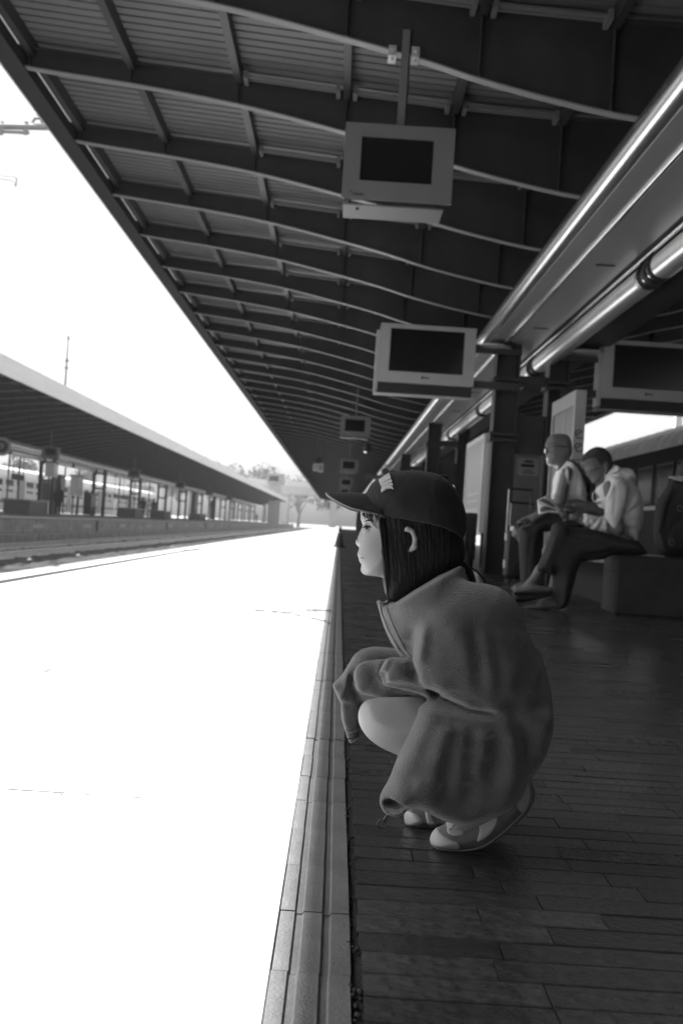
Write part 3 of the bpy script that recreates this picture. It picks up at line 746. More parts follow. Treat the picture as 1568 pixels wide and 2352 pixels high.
# benches, planters, boards and people-sized clutter on the opposite platform
def far(px, Y, py=None):  # point on the opposite platform at picture column px
    d = ray(px, 1180); return Vector((d.x*Y/d.y, Y, OZ))
def oppx(px, X):          # point on the opposite platform, X across, seen at picture column px
    d = ray(px, 1180); return Vector((X, d.y*X/d.x, OZ))
bench_src = None
for k, (px, X, L) in enumerate(((58, -14.6, 2.6), (300, -14.6, 2.4), (368, -14.7, 2.6), (455, -15.2, 4.2))):
    p = oppx(px, X); t = empty('concrete_bench', p, 'grey concrete bench on the opposite platform, %s from the left' % ORD[k], 'bench', 'benches of the opposite platform')
    MB().box(-.6, .6, -L/2, L/2, .0, .62, .02).build('block', mat('far_bench', .16, .8), t); MB().box(-.65, .65, -L/2-.1, L/2+.1, .62, .70).build('seat_slab', mat('far_bench_slab', .3, .7), t)
def bystander(px, X, h, v, label):
    p = oppx(px, X); t = MB()
    for q, r_, z0, z1 in ((.09, (.075,.085,.07), 0, .86), (-.09, (.075,.085,.07), 0, .86)):
        t.tube([(q, 0, 0), (q, 0, .45), (q*.8, 0, .9)], [.055, .07, .1], 8)
    t.tube([(0,0,.82),(0,0,1.0),(0,0,1.3),(0,0,1.45),(0,0,1.5),(0,0,1.56),(0,.0,1.66),(0,0,1.74),(0,0,1.77)], [.15,.17,.2,.17,.07,.08,.11,.09,.03], 12)
    for s in (-1, 1): t.tube([(s*.19,0,1.42),(s*.26,0,1.15),(s*.24,-.06,.85),(s*.24,-.08,.76)], [.06,.05,.04,.035], 8)
    o = t.build('person', mat('far_clothes_%d' % int(v*100), v, .9), None, p, smooth=True); o.scale = (h/1.77,)*3
    tag(o, label, 'person', 'people standing on the opposite platform'); return o
bystander(133, -16.2, 1.76, .04, 'standing person in dark clothes between the first opposite posts')
bystander(327, -15.8, 1.7, .05, 'standing person beside the second opposite bench, left of a pair')
bystander(352, -15.6, 1.66, .06, 'standing person beside the third opposite bench, right of a pair')
bystander(590, -16.5, 1.7, .08, 'tiny standing person far down the opposite platform')
for k, (px, X, w_, h0, h1, v, lab) in enumerate(((130, -16.9, 1.0, .7, 2.3, .035, 'dark notice cabinet between the first opposite posts'), (205, -17.5, 1.6, .05, 1.5, .045, 'low dark kiosk right of the first opposite posts'),
     (108, -18.5, 1.1, .8, 1.9, .05, 'dark poster board left of the first opposite posts'), (445, -17.2, 2.4, .1, 3.1, .05, 'dark kiosk in the middle of the opposite platform'), (488, -17.2, 1.6, .1, 2.6, .07, 'narrow dark kiosk beyond the middle one'),
     (172, -18.0, 1.5, 1.3, 2.6, .5, 'pale poster board above the low kiosk'), (112, -16.4, .9, 2.1, 2.9, .5, 'small pale sign hanging near the first opposite posts'))):
    p = oppx(px, X); t = empty('kiosk' if 'kiosk' in lab else 'notice_board', p, lab, 'kiosk' if 'kiosk' in lab else 'board')
    MB().box(-.25, .25, -w_/2, w_/2, h0, h1, .03).build('body', mat('kiosk_%d' % k, v, .5), t); MB().box(-.28, .28, -w_/2-.04, w_/2+.04, h1, h1+.07).build('cap', m_paint, t)
    MB().box(.25, .262, -w_/2+.1, w_/2-.1, h0+(h1-h0)*.35, h1-.1).build('panel', mat('kiosk_panel_%d' % k, min(.6, v*1.8), .3), t)
    if h0 > .2:
        for yy in (-w_/2+.08, w_/2-.08): MB().box(-.04, .04, yy-.04, yy+.04, 0, h0).build('leg', m_paint, t)
# direction signs under the opposite canopy
for k, (px, py, X, w_) in enumerate(((42, 1096, -17.5, 1.9), (291, 1143, -16.8, 2.6), (268, 1140, -16.8, 1.6))):
    d = ray(px, py); p = Vector((0, 0, CH))+d*(X/d.x)
    t = empty('direction_sign', p, 'dark direction sign hanging under the opposite canopy, %s from the left' % ('first', 'third', 'second')[k], 'sign', 'direction signs of the opposite platform')
    MB().box(-.06, .06, -w_/2, w_/2, -.16, .16, .01).build('sign_box', m_dark, t); 
    for yy in (-w_/2+.1, w_/2-.1): MB().box(-.02, .02, yy-.02, yy+.02, .16, 1.5).build('hanger', m_dark, t)
t = empty('platform_clock', at(6, 1026, 45)-Vector((0,0,0)), 'round sign with a pale ring on the opposite duct at the left edge', 'sign')
d = ray(6, 1026); t.location = Vector((0,0,CH))+d*(-15.5/d.x)
MB().tube([(0,.0,0),(0,-.06,0)], .42, 28).build('ring', m_housing2, t); MB().tube([(0,-.06,0),(0,-.07,0)], .30, 28).build('disc', m_dark, t); text('9', .42, (0, -.074, 0), t, m_housing2)
MB().box(-.04, .04, -.03, .03, .38, .75).build('hanger', m_dark, t)
# beyond the opposite platform: another sunlit platform, pale building, trees
far_pl = MB().box(-44, -26.5, -20, 260, -1.1, .12).build('far_platform', m_conc); far_pl['kind'] = 'structure'
ballast('ballast_far', -26.6, -21.7, 20, 240, -.75, (.5, .6))
def building(name, loc, L, D, Hh, label, v, rows, bay, axis='y'):
    t = empty(name, loc, label, 'building'); mw = mat('render_%d' % int(v*100), v, .9, var=.08, scale=.6)
    MB().box(-D, 0, 0, L, 0, Hh).build('wall', mw, t); MB().box(-D-.3, .3, -.3, L+.3, Hh+.003, Hh+.35).build('cornice', mat('cornice_pale', .6, .8), t)
    n = int(L/bay)
    wm = MB().box(-.03, .02, -.55, .55, 0, 1.7).mesh('window', mat('far_glass', .25, .2)); fm = MB().box(-.02, .06, -.68, .68, -.16, -.003).mesh('sill', m_white)
    sh = MB().box(-.0, .05, -1.0, -.57, 0, 1.7).mesh('shutter', mat('shutter_grey', .28, .7)); sh2 = MB().box(0, .05, .57, 1.0, 0, 1.7).mesh('shutter', mat('shutter_grey', .28))
    for r__ in range(rows):
        for i in range(n):
            wd = link('window', wm, t, (0, bay*(i+.5), 1.1+r__*3.3)); link('sill', fm, wd)
            if r__ > 0: link('shutter', sh, wd); link('shutter', sh2, wd)
    MB().box(-D, 0, 0, L, 0, .9).build('plinth', m_conc, t) if False else None
    return t
building('station_building', (-46, 70, .12), 60, 10, 4.2, 'long low pale station building behind the opposite platform', .75, 1, 3.7)
building('goods_shed', (-48, 136, .12), 60, 12, 5.0, 'lower pale building beyond the station building', .7, 1, 4.2)
# pale commuter train at the far side of the opposite platform
t = empty('train', (-24.9, 60, -.55), 'pale commuter train standing behind the opposite platform', 'train')
mpt = mat('pale_train', .72, .35, var=.05, scale=.5)
for k in range(3):
    y0 = k*25.2; b_ = MB().extrude([(0,.5),(.1,2.4),(0,3.3),(-.25,3.75),(-.9,3.98),(-1.9,3.98),(-2.55,3.75),(-2.8,3.3),(-2.9,2.4),(-2.8,.5)], 'y', y0, y0+24.6).build('car_body', mpt, t, auto=35)
    for i in range(9): MB().box(.03, .09, y0+1.6+i*2.45, y0+3.3+i*2.45, 2.05, 2.95, .01).build('window', m_screen, b_)
    for y in (6.0, 17.5): MB().box(.06, .10, y0+y-.75, y0+y+.75, .8, 3.05, .01).build('door', mat('train_door_grey', .35, .4), b_)
    MB().box(-.02, .055, y0+.05, y0+24.55, 1.2, 1.45).build('stripe', mat('train_band', .2, .4), b_)
# foliage
m_leaf = mat('foliage', .12, .7, var=.5, scale=.8); m_bark = mat('bark', .12, .9, var=.3)
def tree(name, loc, h, r, label, seed, nleaf=2600, group=None):
    rnd = random.Random(seed); t = empty(name, loc, label, 'tree', group)
    mb = MB(); mb.tube([(0,0,0),(.05*h*.1,0,h*.25),(0,.03*h,h*.5)], [h*.035, h*.028, h*.015], 8)
    cl = []
    for k in range(9):
        a = rnd.uniform(0, 6.28); e = Vector((math.cos(a)*r*rnd.uniform(.4, .8), math.sin(a)*r*rnd.uniform(.4, .8), h*rnd.uniform(.5, .85)))
        mb.tube([(0, 0, h*rnd.uniform(.22, .45)), (e.x*.5, e.y*.5, e.z*.85), tuple(e)], [h*.014, h*.009, h*.004], 6); cl.append((e, r*rnd.uniform(.35, .55)))
    cl.append((Vector((0, 0, h*.85)), r*.5))
    mb.build('trunk', m_bark, t, smooth=True)
    v = []; f = []; s0 = r*.085
    for i in range(nleaf):
        c, rr = rnd.choice(cl); d = Vector((rnd.gauss(0, 1), rnd.gauss(0, 1), rnd.gauss(0, .8))).normalized()*rr*rnd.random()**.35
        p = c+d; a = Vector((rnd.gauss(0,1), rnd.gauss(0,1), rnd.gauss(0,.6))).normalized(); b_ = a.cross(Vector((rnd.gauss(0,1), rnd.gauss(0,1), rnd.gauss(0,1)))).normalized()
        s = s0*rnd.uniform(.5, 1.3); k = len(v); v += [p-a*s, p+b_*s*.5, p+a*s, p-b_*s*.5]; f.append((k, k+1, k+2, k+3))
    link('crown', mesh('crown', v, f, m_leaf), t); return t
for k in range(4):
    tree('tree', (-33+random.uniform(-1.5, 2.5), 66+k*19.5, .12), random.uniform(5, 6.5), random.uniform(1.6, 2.2), 'leafy tree in front of the far buildings, %s from the left' % ORD[k], 50+k, 1500, 'trees behind the opposite platform')
# the end of the line: a pale road bridge, trees and a far tower
def pierbridge():
    t = empty('road_bridge', (-30, 235, -1), 'pale concrete road bridge crossing the tracks far ahead', 'bridge')
    mc = mat('bridge_concrete', .50, .9, var=.12, scale=.5)
    MB().box(-30, 110, 0, 9, 8.2, 10.0).build('deck', mc, t); MB().box(-30, 110, -.3, -.05, 10.0, 11.2).build('parapet', mat('parapet_pale', .6, .9), t)
    for x in (-14, 2, 16, 27.5, 36, 52, 70): MB().box(x, x+1.6, 1, 8, 0, 8.2).build('pier', mc, t)
pierbridge()
for k in range(13):
    tree('tree', (-62+k*8.5+random.uniform(-2, 2), 262+random.uniform(0, 14), -1), random.uniform(13, 17), random.uniform(4.5, 6.5), 'distant tree beyond the bridge, %s from the left' % ORD[k], 80+k, 900, 'trees beyond the bridge')
d = at(632, 1128, 190)
t = empty('signal_tower', (d.x, 190, -1), 'pale slim tower above the far end of the opposite canopy', 'tower')
MB().box(-1.1, 1.1, -1.1, 1.1, 0, 8.6).build('shaft', mat('tower_pale', .5, .8), t); MB().box(-1.6, 1.6, -1.6, 1.6, 8.6, 10.6).build('cabin', mat('tower_cabin', .42, .8), t); MB().box(-1.2, .6, -1.65, -1.6, 9.1, 10.1).build('pane', m_screen, t)
# lattice mast on the opposite canopy and overhead line gear
m_galv = mat('galvanised', .30, .5, metal=.3)
p = at(150, 885, 55); q = at(156, 772, 55)
t = empty('antenna_mast', p, 'thin antenna mast standing on the opposite canopy', 'mast')
hgt = q.z-p.z
MB().tube([(0,0,-1.6),(0,0,hgt*.5),(0,0,hgt)], [.09,.06,.035], 8).build('mast_tube', m_galv, t); MB().tube([(0,0,hgt*.48),(0,0,hgt*.53)], .12, 8).build('joint', m_galv, t); MB().tube([(0,0,hgt*.34),(0,0,hgt*.37)], .14, 8).build('joint', m_galv, t); MB().tube([(0,0,hgt*.93),(0,0,hgt)], .08, 8).build('tip', m_galv, t)
# catenary cantilever at top left
Yc = 19.0
a, b_ = at(-70, 288, Yc), at(135, 292, Yc); mid = at(82, 250, Yc)
t = empty('overhead_line_gear', a, 'grey overhead line arm with insulators at the upper left', 'catenary')
R_ = lambda P: tuple(P-a)
MB().tube([R_(a), R_(at(330, 297, Yc))], .060, 12).build('arm_tube', m_galv, t, auto=60); MB().tube([R_(at(-70, 299, Yc)), R_(at(68, 305, Yc))], .032, 10).build('stay_tube', m_galv, t, auto=60)
for px in (6, 61): MB().tube([R_(at(px, 280, Yc)), R_(at(px-3, 309, Yc))], .045, 8).build('bracket', m_galv, t)
MB().tube([R_(at(75, 281, Yc)), R_(at(80, 271, Yc)), R_(at(93, 271, Yc)), R_(at(99, 281, Yc))], .035, 8).build('clip', m_galv, t)
MB().tube([R_(at(85, 272, Yc)), R_(at(87, 246, Yc)), R_(at(89, 150, Yc))], .014, 6).build('dropper', m_galv, t); MB().tube([R_(at(86, 247, Yc)), R_(at(88, 238, Yc))], .06, 8).build('clip', m_galv, t)
t = empty('catenary_mast', (at(-70, 288, Yc).x-2.2, Yc+.1, -1), 'lattice mast carrying the overhead line arm, left of view', 'mast')
MB().box(-.15, .15, -.15, .15, 0, 13).build('mast_body', m_galv, t)
MB().tube([(0, -.1, a.z+1), (2.3, -.1, a.z+1)], .06, 8).build('arm', m_galv, t)
Yd = 30
t = empty('line_pull_off', at(0, 407, Yd), 'thin hooked overhead wire fitting at the left edge', 'catenary')
a = at(0, 407, Yd)
MB().tube([R_(at(-90, 394, Yd)), R_(at(0, 403, Yd)), R_(at(34, 406, Yd)), R_(at(39, 410, Yd)), R_(at(38, 420, Yd)), R_(at(36, 428, Yd))], [.018,.018,.018,.022,.022,.04], 6).build('hook', m_galv, t); MB().tube([R_(at(-90, 403, Yd)), R_(at(0, 411, Yd)), R_(at(24, 414, Yd)), R_(at(37, 421, Yd))], .014, 6).build('stay', m_galv, t)
# mast seen above the train roof
p = at(1553, 1010, 40); t = empty('catenary_mast', (p.x, 40, -1), 'pale mast rising behind the train roof at the right edge', 'mast')
MB().box(-.13, .13, -.13, .13, 0, 9).build('mast_body', mat('mast_pale', .5, .6), t); MB().box(-3.4, .3, -.05, .05, 8.1, 8.2).build('arm', m_galv, t)

# ------------------------------------------------------------------ people: bodies and clothes grown as smooth surfaces
class Field:
    """a signed field on a grid, meshed by surface nets"""
    def __init__(s, lo, hi, h):
        s.h = h; s.ax = [np.arange(lo[i], hi[i]+h, h, dtype=np.float32) for i in range(3)]
        s.X, s.Y, s.Z = [a.reshape([-1 if i == k else 1 for i in range(3)]) for k, a in enumerate(s.ax)]
    def cone(s, a, ra, b, rb):
        a, b = Vector(a), Vector(b); d = b-a; L = max(d.length_squared, 1e-9)
        px, py, pz = s.X-a.x, s.Y-a.y, s.Z-a.z
        t = np.clip((px*d.x+py*d.y+pz*d.z)/L, 0, 1)
        return np.sqrt((px-t*d.x)**2+(py-t*d.y)**2+(pz-t*d.z)**2)-(ra+(rb-ra)*t)
    def chain(s, pts, k=.01):
        f = None
        for (a, ra), (b, rb) in zip(pts[:-1], pts[1:]):
            c = s.cone(a, ra, b, rb); f = c if f is None else smin(f, c, k)
        return f
    def ell(s, c, r):
        q = np.sqrt(((s.X-c[0])/r[0])**2+((s.Y-c[1])/r[1])**2+((s.Z-c[2])/r[2])**2); return (q-1)*min(r)
    def poly2(s, P):
        P = np.array(P, dtype=np.float64); x = s.ax[0].astype(np.float64)[:, None]; z = s.ax[2].astype(np.float64)[None, :]
        d = np.full((x.size, z.size), 1e9); ins = np.zeros((x.size, z.size), bool); n = len(P)
        for i in range(n):
            a, b = P[i], P[(i+1) % n]; e = b-a; L = max(e@e, 1e-12)
            t = np.clip(((x-a[0])*e[0]+(z-a[1])*e[1])/L, 0, 1)
            d = np.minimum(d, (x-a[0]-t*e[0])**2+(z-a[1]-t*e[1])**2)
            c = (a[1] > z) != (b[1] > z)
            with np.errstate(divide='ignore', invalid='ignore'):
                ins ^= c & (x < (b[0]-a[0])*(z-a[1])/(b[1]-a[1]+1e-15)+a[0])
        d = np.sqrt(d); return np.where(ins, -d, d).astype(np.float32)
    def puff(s, P, yc, H, R):
        """a cushion whose outline is P, thickest (2H) from R inside the outline; yc may vary over the plane"""
        d = s.poly2(P)[:, None, :]; t = np.minimum(1+d/R, 4); t = np.maximum(t, 0)
        return (np.sqrt(((s.Y-yc)/H)**2+t*t)-1)*min(H, R)
    def slab(s, P): return s.poly2(P)[:, None, :]
    def fold(s, a, b, wd, amp):
        ax, az = a; dx, dz = b[0]-ax, b[1]-az; L = dx*dx+dz*dz
        x, z = s.X, s.Z; t = np.clip(((x-ax)*dx+(z-az)*dz)/L, 0, 1); q = (x-ax-t*dx)**2+(z-az-t*dz)**2
        return amp*np.exp(-q/(wd*wd))*np.sin(np.pi*np.clip(t*.86+.07, 0, 1))**.7
    def mesh(s, f, name, m, smooth=1):
        f = np.broadcast_to(f, (s.ax[0].size, s.ax[1].size, s.ax[2].size)).astype(np.float32)
        f = np.pad(f, 1, constant_values=1.0)
        nx, ny, nz = f.shape; o = np.array([s.ax[0][0], s.ax[1][0], s.ax[2][0]])-s.h
        sg = f < 0
        c = sum(sg[i:nx-1+i, j:ny-1+j, k:nz-1+k].astype(np.int8) for i in (0,1) for j in (0,1) for k in (0,1))
        act = (c > 0) & (c < 8); I, J, K = np.nonzero(act); n = len(I); acc = np.zeros((n, 3)); cnt = np.zeros(n)
        for axis in range(3):
            for u in (0, 1):
                for v in (0, 1):
                    off = [u, v]; off.insert(axis, 0); off2 = list(off); off2[axis] = 1
                    A = f[I+off[0], J+off[1], K+off[2]]; B = f[I+off2[0], J+off2[1], K+off2[2]]
                    mm = (A < 0) != (B < 0); t = np.where(mm, A/(A-B+1e-12), 0)
                    p = np.zeros((n, 3))+off; p[:, axis] = t; acc[mm] += p[mm]; cnt[mm] += 1
        V = (acc/cnt[:, None]+np.stack([I, J, K], 1))*s.h+o
        idx = -np.ones(act.shape, np.int64); idx[I, J, K] = np.arange(n); F = []
        for axis in range(3):
            sl0 = [slice(None)]*3; sl1 = [slice(None)]*3; sl0[axis] = slice(0, -1); sl1[axis] = slice(1, None)
            ch = sg[tuple(sl0)] != sg[tuple(sl1)]; pos = sg[tuple(sl0)]
            E = np.stack(np.nonzero(ch), 1); o1, o2 = [a for a in range(3) if a != axis]
            E = E[(E[:, o1] > 0) & (E[:, o2] > 0) & (E[:, o1] < act.shape[o1]) & (E[:, o2] < act.shape[o2])]
            def g(a, b):
                q = E.copy(); q[:, o1] -= a; q[:, o2] -= b; return idx[q[:, 0], q[:, 1], q[:, 2]]
            Q = np.stack([g(0,0), g(1,0), g(1,1), g(0,1)], 1); fl = pos[E[:, 0], E[:, 1], E[:, 2]]
            if axis == 1: fl = ~fl
            Q[~fl] = Q[~fl][:, ::-1]; F.append(Q)
        F = np.concatenate(F); F = F[(F >= 0).all(1)]
        for _ in range(smooth):      # light relaxation
            S_ = np.zeros_like(V); N_ = np.zeros(n)
            for a in range(4):
                for b in (F[:, (a+1) % 4], F[:, (a-1) % 4]):
                    np.add.at(S_, F[:, a], V[b]); np.add.at(N_, F[:, a], 1)
            V = V*.5+.5*S_/np.maximum(N_, 1)[:, None]
        me = bpy.data.meshes.new(name); me.vertices.add(n); me.vertices.foreach_set('co', V.astype(np.float32).ravel())
        me.loops.add(F.size); me.loops.foreach_set('vertex_index', F.astype(np.int32).ravel())
        me.polygons.add(len(F)); me.polygons.foreach_set('loop_start', np.arange(0, F.size, 4, dtype=np.int32))
        me.update(calc_edges=True); me.validate(); me.materials.append(m); me.shade_smooth()
        return me
def smin(a, b, k):
    if k <= 0: return np.minimum(a, b)
    h = np.clip(.5+.5*(b-a)/k, 0, 1); return b+(a-b)*h-k*h*(1-h)
def smax(a, b, k): return -smin(-a, -b, k)
def curve(P, n=4):
    """closed Catmull-Rom through the outline points"""
    P = [np.array(p, float) for p in P]; out = []; N = len(P)
    for i in range(N):
        a, b, c, d = P[i-1], P[i], P[(i+1) % N], P[(i+2) % N]
        for k in range(n):
            t = k/n; out.append(.5*(2*b+(c-a)*t+(2*a-5*b+4*c-d)*t*t+(3*b-a-3*c+d)*t**3))
    return out
def XZ(P, Y, sm=True, conv=None):
    """outline measured on the photograph laid on the upright plane at distance Y"""
    if conv: P = [conv(*p) for p in P]
    if sm: P = curve(P)
    return [(at(p[0], p[1], Y).x, at(p[0], p[1], Y).z) for p in P]
def a2(p, Y, conv=None):
    if conv: p = conv(*p)
    q = at(p[0], p[1], Y); return (q.x, q.z)

m_skin = mat('skin', .25, .5, var=.05, scale=12, bump=.15, bscale=300, sss=.15)
m_skin_old = mat('skin_older', .135, .55, var=.15, scale=30)
m_hair = mat('hair_dark', .009, .65, var=.5, scale=60, stretch=(4, 4, .4), spec=.25)
m_fleece = mat('fleece', .068, .95, var=.22, scale=26, bump=.8, bscale=330, sheen=.6, spec=.15)
m_capc = mat('cap_cloth', .020, .85, var=.2, scale=30, bump=.3, bscale=500, spec=.2, sheen=.1)
m_emb = mat('embroidery', .42, .8, var=.15, scale=60, bump=.6, bscale=400)
m_shoe = mat('shoe_mesh', .13, .75, var=.25, scale=40, bump=.4, bscale=300); m_sole = mat('shoe_sole', .17, .6, var=.15); m_shoe2 = mat('shoe_overlay', .36, .5, var=.1)

# ---- the girl
GY = 1.965; GN = 1.885; GF = 2.045      # middle, near and far planes of the body
girl_lo, girl_hi = (-.02, 1.70, -.01), (.50, 2.24, .76)
F_ = Field((0.015, 1.84, .50), (.26, 2.10, .74), .0026)
face = [(829,1165),(828.5,1192),(833,1204),(829,1220),(821.5,1240),(820.5,1247),(824,1252.5),(828.5,1256),(825.5,1265),(823,1272),(825.5,1277),(831,1281),(827.5,1286),(828,1291),(834,1297),(834,1306),(838.5,1314),(847,1319.5),(868,1324),(893,1318),(925,1292),(945,1255),(962,1225),(962,1170),(940,1130),(890,1112),(846,1130)]
hd = F_.puff(XZ(face, GY, True), GY, .066, .062)
nose_l = at(832, 1249, GY-.008); hd = smin(hd, F_.ell(at(829.5, 1247, GY-.006), (.007, .0085, .006)), .005); hd = smin(hd, F_.ell(at(829.5, 1247, GY+.006), (.007, .0085, .006)), .005)
hd = smax(hd, -F_.ell(at(838, 1215, GY-.030), (.013, .015, .0085)), .012); hd = smax(hd, -F_.ell(at(838, 1215, GY+.030), (.013, .015, .0085)), .012)   # eye sockets
hd = smin(hd, F_.ell(at(843, 1216, GY-.028), (.0105, .0115, .0095)), .003); hd = smin(hd, F_.ell(at(843, 1216, GY+.028), (.0105, .0115, .0095)), .003)
hd = smin(hd, F_.ell(at(827.5, 1246, GY), (.0095, .0085, .0075)), .004); hd = smin(hd, F_.cone(at(832, 1222, GY), .004, at(827, 1243, GY), .006), .006)
hd = smin(hd, F_.ell(at(829, 1273.5, GY), (.0065, .016, .0042)), .003); hd = smin(hd, F_.ell(at(831.5, 1286.5, GY), (.0065, .014, .0045)), .003); hd = smin(hd, F_.ell(at(842, 1308, GY), (.012, .016, .011)), .008)
hd = smax(hd, -F_.cone(at(824, 1280.5, GY-.020), .0012, at(824, 1280.5, GY+.02), .0012), .003); hd = smax(hd, -F_.cone(at(829, 1280.5, GY-.012), .0016, at(839, 1281.5, GY-.026), .0012), .002)
hd = smax(hd, -F_.ell(at(829, 1255, GY-.008), (.0035, .0032, .0018)), .002)
hd = smin(hd, F_.ell(at(858, 1268, GY-.030), (.026, .026, .030)), .02)     # cheek
hd = smin(hd, F_.ell(at(858, 1268, GY+.030), (.026, .026, .030)), .02)
skull = F_.ell(at(955, 1185, GY), (.092, .074, .088)); hd = smin(hd, skull, .02)
neck = F_.cone(at(925, 1280, GY), .042, at(950, 1400, GY), .046); hd = smin(hd, neck, .015)
earp = [(928.5,1219),(936,1214.5),(947,1221),(953,1238),(951,1256),(938,1266.5)]
EYE = GY-.0805
ear = F_.chain([(at(x, y, EYE+(.004 if i in (0, 5) else 0)), .0046 if i < 4 else .0056) for i, (x, y) in enumerate(earp)], .004)
ear = smin(ear, F_.cone(at(938, 1240, EYE+.014), .011, at(938, 1240, GY-.05), .014), .003)
hd = smin(hd, ear, .003)
def jl(P, Y): return XZ(P, Y)
# body below: one surface with the head
B_ = Field((-.005, 1.76, -.005), (.46, 2.18, .53), .0042)
leg = [(822.5,1652),(824,1632),(836,1613),(860,1604.5),(900,1602),(990,1606),(1060,1640),(1060,1700),(980,1762),(940,1745),(900,1728),(868,1712),(843,1692),(828,1670)]
thigh = B_.puff(XZ(leg, GN), GN, .060, .066)
crease = B_.fold(a2((920,1690), GN), a2((1010,1684), GN), .012, .006); thigh = thigh+crease
farleg = B_.puff(XZ([(x-8, y-14) for x, y in leg], GF+.03), GF+.03, .05, .06)
core = B_.chain([(at(950, 1395, GY), .05), (at(1060, 1480, GY), .085), (at(1130, 1620, GY), .10), (at(1130, 1690, GY), .10)], .03)
body = smin(smin(core, thigh, .02), farleg, .02)
body = smin(body, B_.chain([(at(1110, 1700, GN), .05), (at(1000, 1720, GN), .04), (at(1110, 1810, GN), .032), (at(1100, 1860, GN+.01), .03), (at(1030, 1925, GN+.02), .02)], .01), .015)
body = smin(body, B_.chain([(at(1110, 1700, GF), .05), (at(960, 1720, GF), .04), (at(1060, 1810, GF), .032), (at(1040, 1850, GF), .028), (at(970, 1880, GF), .018)], .01), .015)
body = smin(body, B_.chain([(at(1040, 1440, GN-.03), .035), (at(1080, 1570, GN-.03), .032), (at(960, 1560, GN-.005), .024), (at(920, 1556, GN-.005), .016)], .01), .01)
body = smin(body, B_.chain([(at(1000, 1430, GF+.04), .035), (at(1010, 1560, GF+.05), .032), (at(850, 1530, GF), .022)], .01), .01)
hm = F_.mesh(hd, 'person', m_skin, 2); bm_ = B_.mesh(body, 'person', m_skin, 1)
j = bmesh.new(); j.from_mesh(hm); j.from_mesh(bm_); me = bpy.data.meshes.new('person'); j.to_mesh(me); j.free(); me.materials.append(m_skin); me.shade_smooth()
girl = link('person', me)
tag(girl, 'girl crouching in a fleece coat and dark baseball cap at the edge of the shade', 'person')
# hair: the head a little fuller, only behind the cheek line
H_ = Field((.03, 1.84, .40), (.34, 2.10, .73), .0028)
hairline = [(866,1120),(867,1185),(870,1225),(874.5,1270),(880,1320),(884,1352),(890,1372),(905,1380),(935,1372),(990,1345),(1050,1310),(1066,1270),(1064,1225),(1068,1180),(1040,1120),(960,1092)]
hr = H_.puff(XZ([(820,1150),(840,1320),(868,1400),(925,1400),(1000,1360),(1056,1312),(1070,1270),(1062,1220),(1064,1180),(1035,1118),(950,1090),(860,1105)], GY), GY, .080, .085)
hr = smax(hr, H_.slab(XZ(hairline, GY)), .006)
rnd_h = random.Random(3)
for k in range(26):   # strand grooves
    x0 = 868+k*7.2; hr = hr+H_.fold(a2((x0+random.uniform(-3, 3), 1190), GY), a2((x0+20-k*.6+random.uniform(-6, 6), 1380-k*3), GY), .004, .0007*rnd_h.uniform(-1, 1))
link('hair', H_.mesh(hr, 'hair', m_hair, 1), girl)
bpy.context.view_layer.update(); hairb = BVHTree.FromObject(girl.children[0], bpy.context.evaluated_depsgraph_get())
mb = MB()
rs = random.Random(5)
for k in range(130):      # strands lying on the hair
    x0 = 868+195*rs.random()**1.3; y0 = rs.uniform(1180, 1250); x1 = x0+rs.uniform(-6, 10)+(1000-x0)*.10; y1 = y0+rs.uniform(70, 150); P = []
    for i in range(6):
        u = i/5; x, y = x0+(x1-x0)*u+2*math.sin(3*u+k), y0+(y1-y0)*u
        d = ray(x, y).normalized(); h = hairb.ray_cast(Vector((0, 0, CH)), d)
        if h[0] is None: break
        P.append(h[0]+h[1]*rs.uniform(.0004, .0016))
    if len(P) > 2: mb.tube(P, [rs.uniform(.0005, .0011)]*(len(P)-1)+[.0002], 4)
for k in range(10):   # loose strands before the face and along the hair edge
    dy = rs.uniform(-.05, .03); o_ = rs.uniform(0, 16)
    if k < 1: pts = [(822+o_*.8,1172),(813+o_*.9,1195),(812+o_,1225),(816+o_,1250),(822+o_,1266+rs.uniform(-6,6))]
    else: pts = [(838+o_,1172),(842+o_,1190),(850+o_*.9,1200+rs.uniform(-4,4)),(862+o_*.5,1215)]
    mb.tube([at(x, y, GY+dy-.005*i) for i, (x, y) in enumerate(pts)], [.0009,.0009,.0008,.0006,.0003][:len(pts)], 4)
for k in range(14):
    dy = -.074+rs.uniform(-.004, .006); x0 = 872+rs.uniform(-1, 10)
    mb.tube([at(x0, 1190, GY+dy), at(x0+5+rs.uniform(-1, 1), 1260, GY+dy), at(x0+13+rs.uniform(-2, 2), 1330, GY+dy*.9), at(x0+18+rs.uniform(-3, 5), 1385, GY+dy*.75)], [.0012,.0012,.001,.0005], 4)
mb.build('hair_strands', m_hair, girl, smooth=True)
